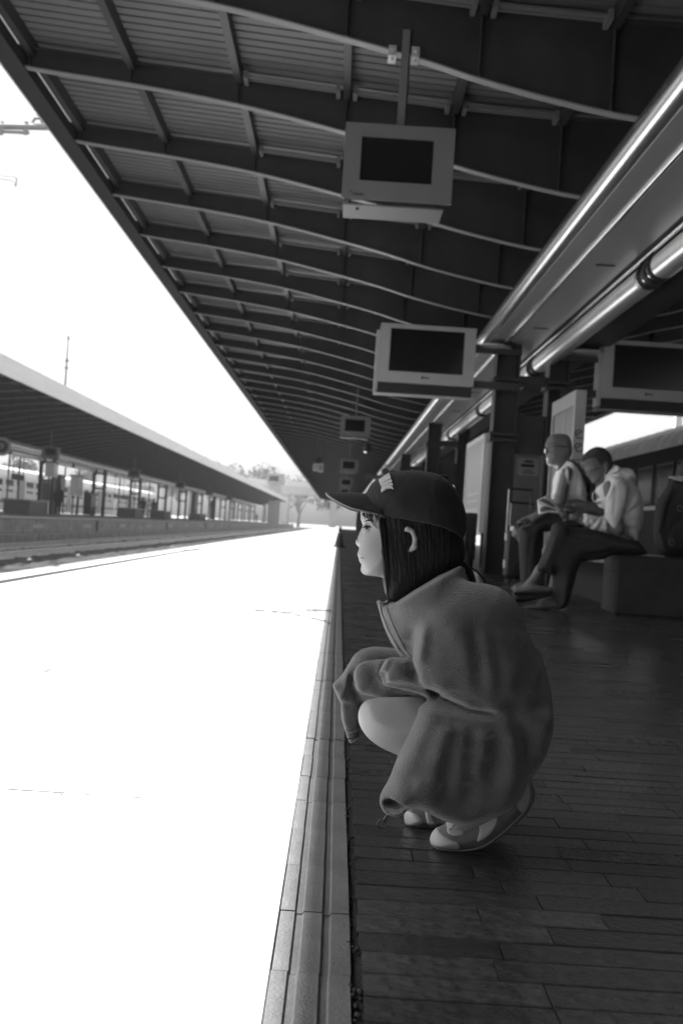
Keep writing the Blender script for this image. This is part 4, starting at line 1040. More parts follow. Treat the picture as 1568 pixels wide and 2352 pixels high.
# eyelashes, brow, lips
mb = MB(); ey = GY-.0385
mb.tube([at(835, 1211, GY-.033), at(838, 1209.5, GY-.0365), at(843, 1208.5, ey-.0005), at(850, 1210.5, GY-.041), at(854, 1213, GY-.0425)], [.0012,.0015,.0016,.0014,.0006], 6); mb.tube([at(836, 1211, GY-.034), at(832, 1211.5, GY-.036)], [.0012,.0003], 4); mb.tube([at(840, 1209, GY-.038), at(836.5, 1211, GY-.041)], [.001,.0003], 4)
mb.build('eyelashes', m_hair, girl)
facb = BVHTree.FromObject(girl, bpy.context.evaluated_depsgraph_get())
mb = MB()
def lay(pts, r):
    P = []
    for x, y in pts:
        d = ray(x, y).normalized(); h = facb.ray_cast(Vector((0, 0, CH)), d)
        if h[0] is None: return
        P.append(h[0]+h[1]*.0012)
    mb.tube(P, r, 5)
for k in range(26):
    x = 833+rs.uniform(0, 38); l = rs.uniform(8, 26)*(.6+.7*(x-833)/38); lay([(x, 1178), (x+rs.uniform(-1, 2), 1178+l*.5), (x+rs.uniform(0, 5), 1178+l)], [.0009, .0008, .0003])
mb.build('fringe', m_hair, girl, smooth=True)
mb = MB(); lay([(838,1197.5),(846,1194.5),(856,1197)], [.0008,.0016,.0005]); mb.build('eyebrow', m_hair, girl, smooth=True)
mb = MB(); lay([(839.5,1214),(841.5,1213.2),(843.5,1214)], [.0018,.0026,.0016]); mb.build('iris', m_black, girl, smooth=True)
mb = MB(); lay([(827.5,1281),(832,1281.2),(837,1282)], [.0006,.0008,.0003]); mb.build('mouth_line', mat('lip_shadow', .06, .6), girl, smooth=True)
# cap
K_ = Field((.03, 1.83, .55), (.26, 2.10, .74), .0028)
crown = [(830,1160),(842,1131),(852,1112),(872,1096),(902,1083.5),(947,1080.3),(979,1083.5),(1007,1091),(1034,1110),(1055,1141),(1066,1169),(1071,1202),(1070,1222),(1060,1260),(990,1290),(900,1280),(845,1220)]
cr = K_.puff(XZ(crown, GY), GY, .094, .094)
lower = [(838,1060),(838,1150),(843,1165),(866,1184.5),(900,1190),(960,1200),(1010,1212),(1040,1226),(1056,1238),(1064,1228),(1072,1216),(1110,1190),(1110,1050)]
cr = smax(cr, K_.slab(XZ(lower, GY, False)), .003)
inner = K_.puff(XZ(crown, GY), GY, .088, .094)+.0
for pts in ([(947,1081),(920,1110),(890,1150),(872,1182)], [(952,1081),(975,1115),(985,1160),(985,1203)], [(958,1082),(1010,1105),(1045,1160),(1060,1215)]):
    for p, q in zip(pts[:-1], pts[1:]): cr = cr+K_.fold(a2(p, GY), a2(q, GY), .0025, .0010)
cap_o = link('baseball_cap', K_.mesh(cr, 'baseball_cap', m_capc, 1), girl)
# peak: an arched sheet with its side drooping
mb = MB(); NU, NV = 14, 16; top = []; HW = .088
base_c = at(850, 1136, GY); tip_c = at(752.5, 1131.5, GY); Lp = base_c.x-tip_c.x
for j in range(NV+1):
    v = -1+2*j/NV
    for i in range(NU+1):
        u = i/NU; out = Lp*(math.sqrt(max(0, 1-(abs(v)**2.6))))*1.0
        back = base_c.x+.018*v*v+.01
        x = back-(u*(out+.012+.018*v*v*0)); droop = .044*abs(v)**1.9*(1-.18*u)
        z = base_c.z+(tip_c.z-base_c.z)*u+.003*math.sin(math.pi*u)-droop
        top.append((x, GY+v*HW, z))
n1 = NU+1
mb.add(top, [(j*n1+i, j*n1+i+1, (j+1)*n1+i+1, (j+1)*n1+i) for j in range(NV) for i in range(NU)])
pk = mb.build('peak', m_capc, cap_o, smooth=True); sm_ = pk.modifiers.new('thick', 'SOLIDIFY'); sm_.thickness = .0035; sm_.offset = -1
# pale stitched edge of the peak
edge = [Vector(top[j*n1+NU])+Vector((-.0012, 0, -.0016)) for j in range(NV+1)]
MB().tube(edge, .0021, 6).build('peak_edge', mat('peak_binding', .16, .8), cap_o, smooth=True)
b = bmesh.new(); bmesh.ops.create_uvsphere(b, u_segments=10, v_segments=6, radius=.008); me = bpy.data.meshes.new('button'); b.to_mesh(me); b.free(); me.materials.append(m_capc); me.shade_smooth()
q = link('button', me, cap_o, at(1016, 1096, GY)); q.scale = (1.6, 1, .7)
# embroidered mark laid on the cap surface
def bvh_of(o):
    dg = bpy.context.evaluated_depsgraph_get(); return BVHTree.FromObject(o, dg)
bpy.context.view_layer.update(); capb = bvh_of(cap_o)
def stick(poly, name, m, tree, parent, th=.0025, sub=5):
    """a raised patch: the outline's points are dropped onto the surface"""
    P = [np.array(p, float) for p in poly]; c = sum(P)/len(P); rings = []
    for r__ in (1., .66, .33): rings.append([c+(p-c)*r__ for p in P])
    pts = []; 
    for ring in rings:
        for p in ring:
            d = ray(p[0], p[1]).normalized(); h = tree.ray_cast(Vector((0, 0, CH)), d)
            loc = h[0] if h[0] is not None else at(p[0], p[1], GY-.02); nrm = h[1] if h[0] is not None else Vector((-1, 0, 0))
            pts.append((loc, nrm))
    n = len(P); v = [tuple(l-m_*.002) for l, m_ in pts[:n]]+[tuple(l+m_*th) for l, m_ in pts]
    d = ray(c[0], c[1]).normalized(); h = tree.ray_cast(Vector((0, 0, CH)), d); v.append(tuple(h[0]+h[1]*th))
    f = []
    for r__ in range(3):
        for i in range(n): f.append((r__*n+i, r__*n+(i+1) % n, (r__+1)*n+(i+1) % n, (r__+1)*n+i))
    for i in range(n): f.append((3*n+i, 3*n+(i+1) % n, 4*n))
    return link(name, mesh(name, v, f, m), parent)
z2 = lambda x, y: (752.5+.216*x, 1072.3+.216*y)
def dens(P, k=3):
    out = []
    for a, b in zip(P, P[1:]+P[:1]):
        for i in range(k): out.append((a[0]+(b[0]-a[0])*i/k, a[1]+(b[1]-a[1])*i/k))
    return out
for P in ([(545,150),(600,112),(655,76),(668,105),(672,132),(610,170),(562,190)], [(562,194),(612,174),(676,140),(686,160),(680,176),(628,196),(572,212)], [(574,216),(632,200),(690,184),(694,200),(636,216),(580,232)],
          [(574,240),(600,228),(640,214),(688,214),(700,240),(660,232),(630,238),(600,256),(576,274)]):
    stick(dens([z2(*p) for p in P]), 'embroidered_mark', m_emb, capb, cap_o, .003)
# coat
J_ = Field((-.06, 1.70, .02), (.50, 2.26, .60), .0040)
torso = [(862,1360),(868,1392),(870,1402),(882,1442),(906,1490),(940,1535),(960,1600),(1000,1700),(1100,1790),(1195,1800),(1222,1768),(1245,1722),(1261,1670),(1265,1610),(1256,1560),(1243,1512),(1231,1487),(1175,1445),(1120,1390),(1084,1348),(1066,1320),(1075,1270),(1040,1230),(940,1280)]
T = J_.puff(XZ(torso, GY, True), GY, .150, .150)
T = smin(T, J_.chain([(at(1000, 1390, GN-.02), .05), (at(1100, 1440, GN-.03), .075), (at(1130, 1560, GN-.03), .085), (at(1140, 1680, GN), .09)], .03), .04)
T = smin(T, J_.chain([(at(990, 1390, GF+.03), .05), (at(1080, 1440, GF+.03), .075), (at(1110, 1560, GF+.03), .085), (at(1130, 1680, GF), .09)], .03), .04)
clipc = [(800,1395),(868,1379),(882,1388),(905,1378),(942,1352),(1000,1318),(1050,1297),(1066,1304),(1120,1330),(1330,1400),(1330,1950),(800,1950)]
T = smax(T, J_.slab(XZ(clipc, GY, False)), .006)
T = smax(T, -J_.cone(at(940, 1330, GY), .060, at(955, 1392, GY), .050), .008)          # neck opening
# near sleeve
slv = [(1000,1392),(1060,1384),(1130,1428),(1192,1500),(1222,1565),(1205,1615),(1150,1634),(1060,1618),(982,1592),(957,1545),(946,1506),(956,1468),(972,1428)]
SN = GN-.065
A = J_.puff(XZ(slv, SN), SN, .068, .075)
f0 = smin(T, A, .030)
z8 = lambda x, y: (752.5+.36*x, 1448.5+.36*y)
fa = [(866,1573),(869,1552),(879,1530),(893,1513),(915,1505),(945,1510),(975,1550),(995,1600),(950,1590),(905,1580),(878,1578)]
Fn = J_.puff(XZ(fa, GN-.035), GN-.035, .046, .042)
Fn = smax(Fn, -J_.ell(at(872, 1556, GN-.055), (.012, .022, .016)), .004)
# far arm and the drape over the far knee
dr = [(800,1548),(804,1524),(817,1502),(845,1487.5),(880,1487.5),(930,1500),(975,1545),(1010,1600),(960,1604),(900,1602),(860,1604),(834,1612),(826,1640),(824,1690),(803,1704),(797,1690),(786,1652),(779,1604),(767,1580),(763,1570),(775,1560)]
FDY = GF+.01
D_ = J_.puff(XZ([(800,1552),(803,1524),(816,1502),(845,1487.5),(880,1487),(930,1498),(985,1540),(1010,1606),(940,1618),(850,1612),(815,1600)], FDY), FDY, .062, .05)
D_ = smin(D_, J_.puff(XZ([(806,1528),(830,1540),(840,1600),(830,1640),(825,1690),(803,1705),(796,1690),(785,1652),(778,1604),(766,1579),(762,1570),(776,1558)], FDY, False), FDY-.012, .030, .010), .012)
D_ = smin(D_, J_.cone(at(995, 1560, GN+.03), .045, at(850, 1556, GN+.08), .034), .02)   # far forearm under the cloth
f0 = smin(f0, Fn, .008); f0 = smin(f0, D_, .010)
# skirt of the coat beside the near leg
sk = [(985,1614),(1030,1612),(1100,1600),(1200,1600),(1263,1632),(1258,1700),(1236,1752),(1207,1792),(1180,1838),(1140,1866),(1060,1887),(1010,1876),(962,1853),(940,1850),(926,1862),(905,1868),(881,1861),(871,1842),(877,1822),(893,1795),(915,1735),(938,1682),(958,1642)]
SKY = GN-.055
K2 = J_.puff(XZ(sk, SKY), SKY, .082, .040)
K2 = smax(K2, -J_.ell(at(903, 1855, SKY-.055), (.021, .05, .0125)), .004)
f0 = smin(f0, K2, .018)
far_sk = J_.puff(XZ([(1000,1620),(1240,1620),(1230,1740),(1190,1810),(1120,1850),(1010,1840),(960,1820),(980,1720)], GF+.05), GF+.05, .085, .06); f0 = smin(f0, far_sk, .03)
# keep the near knee free of cloth
f0 = smax(f0, -J_.puff(XZ([(800,1652),(815,1622),(836,1609),(862,1602),(905,1599),(972,1606),(960,1640),(940,1682),(925,1720),(905,1760),(860,1740),(815,1700)], GN-.07), GN-.07, .125, .03), .004)
def FO(pts, wd, amp, Y=SN, conv=z8, q_=(1.1, .75)):
    g = 0; wd *= q_[0]; amp *= q_[1]
    for a, b in zip(pts[:-1], pts[1:]): g = g+J_.fold(a2(a, Y, conv), a2(b, Y, conv), wd, amp)
    return g
near = 1/(1+np.exp((J_.Y-(GY-.015))*160)); farm = 1-near
FN = 0
FN = FN+FO([(905,-60),(925,120),(940,330)], .011, .0075)+FO([(1000,-20),(1055,200),(1070,380)], .012, .007)+FO([(840,60),(860,200),(880,360)], .013, -.006)+FO([(970,0),(1000,200),(1010,380)], .011, -.005)
FN = FN+FO([(600,-20),(575,90),(560,200)], .010, -.006)+FO([(640,-40),(640,80),(625,200)], .012, .005)+FO([(720,-60),(720,120),(750,300)], .016, .005)
FN = FN+FO([(640,330),(720,355),(860,400),(1000,450)], .008, .007)+FO([(600,240),(700,220),(830,180)], .005, .003)+FO([(560,240),(600,330),(680,400)], .008, -.006)+FO([(830,175),(1000,180),(1130,190)], .005, .003)
FN = FN+FO([(612,352),(740,420),(880,486),(1060,505)], .0085, .013, q_=(1,1))+FO([(640,320),(760,372),(900,432),(1090,452)], .013, -.006, q_=(1,1))+FO([(575,-30),(548,90),(535,180)], .012, .009, q_=(1,1))+FO([(610,-40),(590,60),(572,190)], .010, -.006, q_=(1,1))+FO([(1335,120),(1250,60),(1130,0)], .012, -.006, q_=(1,1))+FO([(700,400),(800,430),(830,450)], .006, -.005)+FO([(1130,480),(1200,620),(1240,760)], .014, .007)+FO([(1330,120),(1210,300),(1140,470)], .014, .008)
FN = FN+FO([(700,520),(660,600),(560,830),(470,1010)], .012, .006)+FO([(760,560),(720,660),(660,880),(640,1040)], .014, -.005)+FO([(800,560),(765,680),(730,900),(720,1060)], .015, .0075)+FO([(835,580),(815,720),(800,920)], .018, -.006)
FN = FN+FO([(885,560),(890,700),(870,900),(860,1060)], .016, .008)+FO([(950,580),(965,650),(940,780),(880,860)], .016, -.006)+FO([(1010,600),(1040,720),(1010,940)], .018, .009)+FO([(1120,540),(1150,760),(1080,1000)], .02, -.006)+FO([(1250,520),(1260,700),(1200,880)], .02, .006)
FN = FN+FO([(450,872),(560,868),(640,872)], .004, .002)+FO([(600,1000),(740,1040),(900,1080)], .022, .005)+FO([(430,1000),(520,940),(600,900)], .012, -.004)
FN = FN+FO([(345,330),(420,345),(520,350),(600,372)], .006, .006)+FO([(400,180),(360,250),(325,330)], .0045, -.004)+FO([(420,190),(380,260),(345,335)], .004, .0035)+FO([(500,200),(545,250),(560,300)], .009, .008)+FO([(430,170),(470,172),(500,185)], .006, .007)
FD = FO([(150,260),(160,330),(210,430)], .007, .007, FDY)+FO([(270,190),(300,250),(310,310)], .010, .008, FDY)+FO([(250,260),(285,275)], .012, .006, FDY)+FO([(130,230),(110,340),(75,440)], .006, -.005, FDY)+FO([(150,310),(230,330),(420,370),(600,400)], .010, -.007, FDY)+FO([(60,440),(100,470),(160,450)], .008, .004, FDY)+FO([(120,640),(160,640),(195,620)], .004, .004, FDY)+FO([(480,400),(600,410),(720,430)], .007, .007, FDY)+FO([(190,430),(250,470)], .01, .004, FDY)
f1 = f0+near*FN+FD
coat = link('fleece_coat', J_.mesh(f1, 'fleece_coat', m_fleece, 2), girl)
# placket edge, hem tape, zip ends
bpy.context.view_layer.update(); cb = bvh_of(coat)
def on(x, y, tree, lift=.002, Y=GN):
    d = ray(x, y).normalized(); h = tree.ray_cast(Vector((0, 0, CH)), d)
    return (h[0]+h[1]*lift) if h[0] is not None else at(x, y, Y)
def seam(pts, r, name, m, tree=None, parent=None, lift=.001):
    P = []
    for a, b in zip(pts[:-1], pts[1:]):
        for k in range(5): P.append((a[0]+(b[0]-a[0])*k/5, a[1]+(b[1]-a[1])*k/5))
    P.append(pts[-1]); MB().tube([on(x, y, tree, lift) for x, y in P], r, 6).build(name, m, parent, smooth=True)
m_tape = mat('seam_tape', .14, .8, var=.1); m_zip = mat('zip_metal', .07, .5, metal=.3)
seam([(873,1385),(878,1410),(893,1447),(918,1492),(940,1515)], .0022, 'placket_edge', m_tape, cb, coat)
seam([(886,1388),(897,1420),(912,1455),(930,1490),(946,1508)], .0014, 'placket_seam', m_tape, cb, coat)
seam([(868,1381),(880,1389),(893,1385),(907,1377)], .0022, 'collar_edge', m_tape, cb, coat)
seam([(793,1676),(806,1672),(822,1666)], .0016, 'hem_band', m_zip, cb, coat); mb = MB(); mb.tube([on(798, 1698, cb, .0005), on(811, 1694, cb, .0005), on(823, 1688, cb, .0005)], .0014, 6)
mb.build('zip_tape', m_zip, coat, smooth=True)
mb = MB(); c = at(876, 1893, SKY-.02); mb.tube([c+Vector((.0075*math.cos(a), 0, .0075*math.sin(a))) for a in [i*2*math.pi/12 for i in range(13)]], .0016, 6, False); mb.tube([at(879, 1887, SKY-.02), at(886, 1877, SKY-.02), at(894, 1866, SKY-.02)], [.0022,.003,.0035], 8)
mb.build('zip_pull', mat('zip_dark', .03, .5), coat, smooth=True)
# strap standing off the nape
MB().tube([at(1040, 1290, GY), at(1062, 1296, GY), at(1077, 1312, GY-.005), at(1084.5, 1332, GY-.01), at(1083, 1356, GY-.015)], [.006,.0065,.007,.007,.007], 8).build('strap', m_capc, coat, smooth=True)
MB().tube([at(1070, 1298, GY), at(1095, 1312, GY), at(1112, 1335, GY), at(1121, 1362, GY)], [.0018]*4, 6).build('cord', m_capc, coat, smooth=True)
# shoes
def shoe(Y, up, sole, toe, name):
    Q = [at(p[0], p[1], Y) for p in up]; lo = [min(q[i] for q in Q) for i in range(3)]; hi = [max(q[i] for q in Q) for i in range(3)]
    g = Field((lo[0]-.02, Y-.06, -.004), (hi[0]+.02, Y+.06, hi[2]+.02), .0026)
    f = g.puff(XZ(up, Y), Y, .044, .042); f = smax(f, .0005-g.Z, .002); s_ = link(name, g.mesh(f, name, m_shoe, 1), girl)
    f = smax(g.puff(XZ(up, Y), Y, .048, .042)-.0015, g.slab(XZ(sole, Y)), .004); f = smax(f, .0006-g.Z, .002); link('sole', g.mesh(f, 'sole', m_sole, 1), s_)
    for t_ in toe:
        f = smax(g.puff(XZ(up, Y), Y, .0465, .042)-.0012, g.slab(XZ(t_, Y)), .003); link('overlay', g.mesh(f, 'overlay', m_shoe2, 1), s_)
    return s_
s1 = shoe(GN+.022, [(989,1937),(991,1920),(1001,1907),(1025,1893),(1060,1884),(1110,1850),(1165,1800),(1200,1785),(1221,1803),(1224,1830),(1206,1866),(1176,1892),(1141,1922),(1105,1944),(1060,1952),(1012,1950)],
   [(980,1931),(1002,1938),(1050,1942),(1098,1932),(1138,1906),(1176,1870),(1202,1833),(1208,1780),(1235,1800),(1235,1840),(1180,1905),(1110,1960),(1000,1965),(980,1950)],
   [[(1085,1866),(1128,1838),(1135,1870),(1112,1906),(1088,1918),(1094,1890)], [(1165,1800),(1200,1783),(1224,1803),(1216,1842),(1186,1852)], [(985,1908),(1004,1904),(1022,1912),(1042,1918),(1050,1926),(1046,1940),(1000,1936),(985,1932)], [(1032,1886),(1060,1880),(1062,1892),(1056,1906),(1036,1908),(1022,1902)]], 'shoe')
s2 = shoe(GF, [(929,1884),(931,1864),(942,1850),(980,1853),(1025,1866),(1062,1840),(1100,1830),(1110,1860),(1060,1885),(1022,1894),(985,1899),(945,1897),(931,1891)],
   [(920,1882),(945,1888),(985,1890),(1025,1884),(1070,1868),(1120,1850),(1120,1880),(1050,1905),(930,1908),(918,1895)],
   [[(925,1862),(945,1858),(962,1866),(966,1876),(960,1886),(925,1884)], [(972,1850),(985,1852),(990,1872),(1000,1884),(980,1886)]], 'shoe')
for i in range(4):
    x, y = 1040+i*15, 1897-i*14
    mb = MB(); mb.tube([at(x-9, y+8, GN-.016), at(x, y, GN-.020), at(x+7, y-7, GN-.012)], .0022, 6); mb.build('lace', m_shoe2, s1, smooth=True)

# ---- the two men on the bench
def grow(name, m, parent, Y, parts, h=.0075, folds=(), clips=(), tag_=None, extra=None, relax=1, pad=.03):
    """parts: (outline, depth centre, half thickness, edge radius, blend); outlines measured at depth Y+dy"""
    allp = []; prepared = []
    for P, yc, Hh, R, k in parts:
        q = XZ(P, yc); allp += [(x, yc-Hh, z) for x, z in q]+[(x, yc+Hh, z) for x, z in q]; prepared.append((q, yc, Hh, R, k))
    if extra:
        for a, ra, b_, rb, k in extra:
            for c, r__ in ((a, ra), (b_, rb)): allp += [tuple(c[i]-r__ for i in range(3)), tuple(c[i]+r__ for i in range(3))]
    lo = [min(q[i] for q in allp)-pad for i in range(3)]; hi = [max(q[i] for q in allp)+pad for i in range(3)]
    g = Field(lo, hi, h); f = None
    for q, yc, Hh, R, k in prepared:
        c = g.puff(q, yc, Hh, R); f = c if f is None else smin(f, c, k)
    if extra:
        for a, ra, b_, rb, k in extra:
            c = g.cone(a, ra, b_, rb); f = c if f is None else smin(f, c, k)
    for P, yc in clips: f = smax(f, g.slab(XZ(P, yc, False)), .008)
    front = 1/(1+np.exp((g.Y-(Y+.02))*60))
    for pts, wd, amp in folds:
        for a, b_ in zip(pts[:-1], pts[1:]): f = f+front*g.fold(a2(a, Y), a2(b_, Y), wd, amp)
    o = link(name, g.mesh(f, name, m, relax), parent); return o
z6 = lambda P: [(1109.9+.18*x, 978.2+.18*y) for x, y in P]
z7 = lambda P: [(1298+.1722*x, 940.6+.1722*y) for x, y in P]
zt = lambda P: [(1166.3+.24*x, 1128.7+.24*y) for x, y in P]
m_hood = mat('hoodie_cotton', .62, .9, var=.08, scale=14, bump=.3, bscale=60); m_jean = mat('trouser_cloth', .032, .85, var=.2, scale=10)
m_jean2 = mat('trouser_cloth_dark', .030, .85, var=.2, scale=10); m_shirt = mat('shirt_cotton', .74, .9, var=.08, scale=12)
m_grey = mat('hair_grey', .035, .8, var=.5, scale=50); m_beard = mat('beard_white', .65, .9, var=.3, scale=60); m_shoe3 = mat('canvas_shoe', .12, .8, var=.15); m_shoe4 = mat('dark_shoe', .05, .6)
HY = 8.42
hood_head = z7([(198,690),(212,735),(245,775),(258,815),(272,850),(285,885),(310,905),(322,925),(338,945),(346,968),(362,985),(388,988),(430,985),(500,950),(590,860),(610,760),(600,660),(565,575),(490,512),(405,500),(325,535),(255,590),(215,640)])
hm_ = [(a, r_, b_, rb, .03) for a, r_, b_, rb in (
    (at(1385, 1100, HY), .055, at(1395, 1135, HY), .07), (at(1395, 1130, HY+.02), .10, at(1425, 1230, HY+.02), .13), (at(1410, 1248, HY+.03), .07, at(1285, 1240, HY-.04), .045), (at(1285, 1240, HY-.04), .045, at(1238, 1310, HY-.05), .035),
    (at(1238, 1310, HY-.05), .035, at(1217, 1345, HY-.06), .042), (at(1217, 1345, HY-.06), .042, at(1190, 1357, HY-.06), .03), (at(1410, 1250, HY+.06), .07, at(1290, 1258, HY+.05), .05), (at(1290, 1258, HY+.05), .05, at(1262, 1385, HY+.0), .035),
    (at(1400, 1120, HY-.16), .06, at(1418, 1215, HY-.19), .05), (at(1418, 1215, HY-.19), .05, at(1340, 1195, HY-.15), .038), (at(1340, 1195, HY-.15), .036, at(1322, 1186, HY-.14), .04))]
man1 = grow('person', m_skin_old, None, HY, [(hood_head, HY, .082, .075, .01)], h=.006, extra=hm_, relax=1)
tag(man1, 'seated person in a pale hooded sweatshirt and glasses bent over a newspaper', 'person')
# hand: palm and five bent fingers closing on the sheet
def hand(parent, wrist, palm, tips, thumb, r=.011):
    mb = MB(); mb.tube([wrist, palm[0], palm[1]], [.030, .040, .034], 10)
    for k, (a, b_, c) in enumerate(tips): mb.tube([a, b_, c], [r, r*.95, r*.7], 7)
    mb.tube(thumb, [r*1.2, r*1.05, r*.8], 7); return mb.build('hand', m_skin_old, parent, smooth=True)
W_ = at(1338, 1192, HY-.15); Pm = at(1318, 1186, HY-.15); P2 = at(1306, 1184, HY-.14)
hand(man1, W_, (Pm, P2), [(at(1308, 1178+4*k, HY-.16+.02*k), at(1294+2*k, 1177+5*k, HY-.17+.02*k), at(1284+3*k, 1182+5*k, HY-.15+.02*k)) for k in range(4)], (at(1315, 1178, HY-.17), at(1303, 1170, HY-.185), at(1293, 1170, HY-.18)))
W_ = at(1330, 1180, HY+.14); hand(man1, W_, (at(1312, 1174, HY+.12), at(1300, 1173, HY+.11)), [(at(1303, 1168+4*k, HY+.12+.015*k), at(1288+2*k, 1166+5*k, HY+.11+.015*k), at(1279+3*k, 1171+5*k, HY+.10+.015*k)) for k in range(4)], (at(1308, 1170, HY+.10), at(1297, 1164, HY+.09), at(1288, 1163, HY+.09)))
hair_out = z7([(190,690),(212,635),(250,588),(320,530),(402,493),(495,506),(572,570),(612,650),(618,770),(600,840),(560,850),(545,800),(540,740),(505,700),(470,720),(455,760),(420,745),(395,700),(360,660),(310,650),(265,665),(235,690),(210,720)])
grow('hair', m_grey, man1, HY, [(z7([(190,690),(212,635),(250,588),(320,530),(402,493),(495,506),(572,570),(612,650),(618,770),(600,850),(500,940),(350,900),(250,800)]), HY, .088, .075, .01)], h=.006, clips=[(hair_out, HY)])
MB().tube([at(1387, 1068, HY-.088), at(1392, 1074, HY-.094), at(1390, 1086, HY-.094), at(1385, 1090, HY-.088)], .010, 8).build('ear', m_skin_old, man1, smooth=True)
mb = MB(); mb.tube([at(1384, 1072, HY-.09), at(1352, 1082, HY-.085), at(1344, 1086, HY-.055)], .0035, 6); mb.tube([at(1344, 1086, HY-.05), at(1339, 1080, HY-.04), at(1337, 1080, HY-.01)], .004, 6)
for s_ in (-1, 1): mb.tube([at(1340+3*math.cos(a)+2*math.sin(a), 1085+6*math.sin(a), HY+s_*.033+.018*math.cos(a)) for a in [i*2*math.pi/10 for i in range(11)]], .0028, 5, False)
mb.build('glasses', m_dark, man1, smooth=True)
torso1 = z7([(475,890),(510,850),(600,772),(648,742),(690,755),(722,785),(790,780),(838,792),(880,845),(905,905),(905,975),(962,1065),(1000,1180),(1022,1350),(1005,1560),(960,1665),(935,1768),(780,1712),(640,1662),(560,1600),(470,1430),(440,1260),(390,1242),(432,1180),(405,1090),(435,1000),(470,960)])
upper1 = z7([(600,905),(660,890),(740,905),(810,980),(840,1100),(815,1250),(770,1400),(720,1560),(650,1650),(575,1620),(528,1500),(522,1350),(535,1180),(560,1010)])
fore1 = z7([(650,1652),(560,1645),(440,1620),(330,1590),(215,1505),(225,1440),(245,1385),(330,1402),(430,1430),(530,1455),(620,1500),(690,1560)])
fo = [(z7(a), w_, am) for a, w_, am in (
    ([(860,870),(780,885),(680,880),(480,905)], .018, .016), ([(720,790),(740,840),(760,880)], .014, .010), ([(560,960),(520,1060),(470,1170)], .013, .012), ([(600,1010),(560,1120),(520,1220)], .013, -.012), ([(640,1050),(620,1250),(600,1420)], .016, .008),
    ([(960,1100),(860,1200),(800,1290)], .015, .012), ([(990,1180),(880,1290),(790,1360)], .015, -.010), ([(1000,1280),(900,1330),(790,1400)], .014, .012), ([(1010,1430),(880,1420),(770,1460)], .013, -.009), ([(1010,1560),(900,1590),(740,1560)], .012, .014),
    ([(980,1640),(880,1610),(760,1570)], .010, .008), ([(830,1080),(810,1250),(740,1480)], .014, .018),
    ([(300,1590),(350,1530),(420,1450)], .011, .012), ([(360,1590),(400,1530),(440,1470)], .009, -.010), ([(430,1600),(455,1520),(470,1470)], .011, .012), ([(520,1620),(500,1540),(510,1480)], .011, -.010), ([(560,1620),(545,1560),(540,1500)], .010, .012), ([(330,1570),(300,1510),(280,1460)], .010, .010))]
hood1 = grow('hoodie', m_hood, man1, HY-.16, [(torso1, HY+.01, .19, .15, .01), (upper1, HY-.17, .075, .07, .02), (fore1, HY-.165, .06, .055, .012),
    (z7([(478,900),(520,850),(600,775),(650,742),(725,785),(832,788),(900,860),(905,960),(820,905),(700,885),(580,890)]), HY-.02, .17, .07, .012)], h=.0075, folds=fo)
MB().tube([at(*z7([(392,1080)])[0], HY-.13), at(*z7([(362,1130)])[0], HY-.15), at(*z7([(360,1190)])[0], HY-.15), at(*z7([(385,1240)])[0], HY-.14)], .006, 6).build('cord', m_hood, hood1, smooth=True)
thigh1 = zt([(425,325),(455,302),(505,298),(600,340),(760,350),(1000,402),(1150,450),(1240,480),(1310,560),(1290,610),(1010,606),(900,652),(760,664),(680,700),(620,900),(560,1090),(500,1125),(450,1120),(430,980),(420,800),(345,772),(276,748),(298,685),(345,570),(395,420)])
t1_ = grow('trousers', m_jean, man1, HY-.1, [(thigh1, HY-.02, .15, .12, .01), (zt([(425,325),(455,302),(505,298),(560,340),(560,480),(480,640),(420,790),(345,772),(276,748),(298,685),(345,570),(395,420)]), HY-.10, .075, .07, .02)], h=.0075,
     folds=[(zt(a), w_, am) for a, w_, am in (([(560,420),(760,450),(1000,520)], .02, .010), ([(440,420),(400,560),(340,700)], .014, -.008), ([(700,600),(850,600),(1000,560)], .018, .012), ([(300,715),(350,740),(420,770)], .008, .012))])
grow('shoe', m_shoe3, man1, HY-.1, [(zt([(150,1106),(168,1096),(270,1078),(296,1048),(350,1018),(430,1008),(505,1060),(505,1122),(300,1134),(165,1122)]), HY-.02, .055, .05, .01)], h=.006)
grow('shoe', m_shoe3, man1, HY-.1, [(zt([(46,950),(60,932),(110,926),(160,905),(230,890),(330,905),(405,918),(415,968),(300,978),(100,980),(50,972)]), HY-.10, .05, .05, .01)], h=.006)
grow('sole', m_black, man1, HY-.1, [(zt([(40,968),(100,976),(300,972),(410,962),(420,985),(380,1010),(300,1030),(150,1060),(60,1050),(44,1010)]), HY-.10, .05, .04, .01)], h=.006)
# newspaper: folded sheets
m_paper = mat('newsprint', .78, .8, var=.1); m_photo = mat('print_grey', .07, .7, var=.6, scale=14)
npz = empty('newspaper', at(1255, 1165, HY-.2), 'open newspaper with dark pictures held by the hooded reader', 'newspaper'); o_ = npz.location.copy()
def leaf(q, name, m, lift=0., parent=None):
    Q = [at(x, y, Yq)-o_ for x, y, Yq in q]; n = (Q[1]-Q[0]).cross(Q[3]-Q[0]).normalized(); n = n if n.y < 0 else -n; v = []; N_ = 8
    for i in range(N_+1):
        for j in range(N_+1):
            u, w_ = i/N_, j/N_; p = Q[0].lerp(Q[1], u).lerp(Q[3].lerp(Q[2], u), w_); v.append(p+n*(lift+.012*math.sin(math.pi*u)*math.sin(2.2*w_)))
    f = [(i*(N_+1)+j, (i+1)*(N_+1)+j, (i+1)*(N_+1)+j+1, i*(N_+1)+j+1) for i in range(N_) for j in range(N_)]
    o = link(name, mesh(name, v, f, m, True), parent or npz); s_ = o.modifiers.new('thick', 'SOLIDIFY'); s_.thickness = .0016; return o
c6 = lambda x, y: z6([(x, y)])[0]
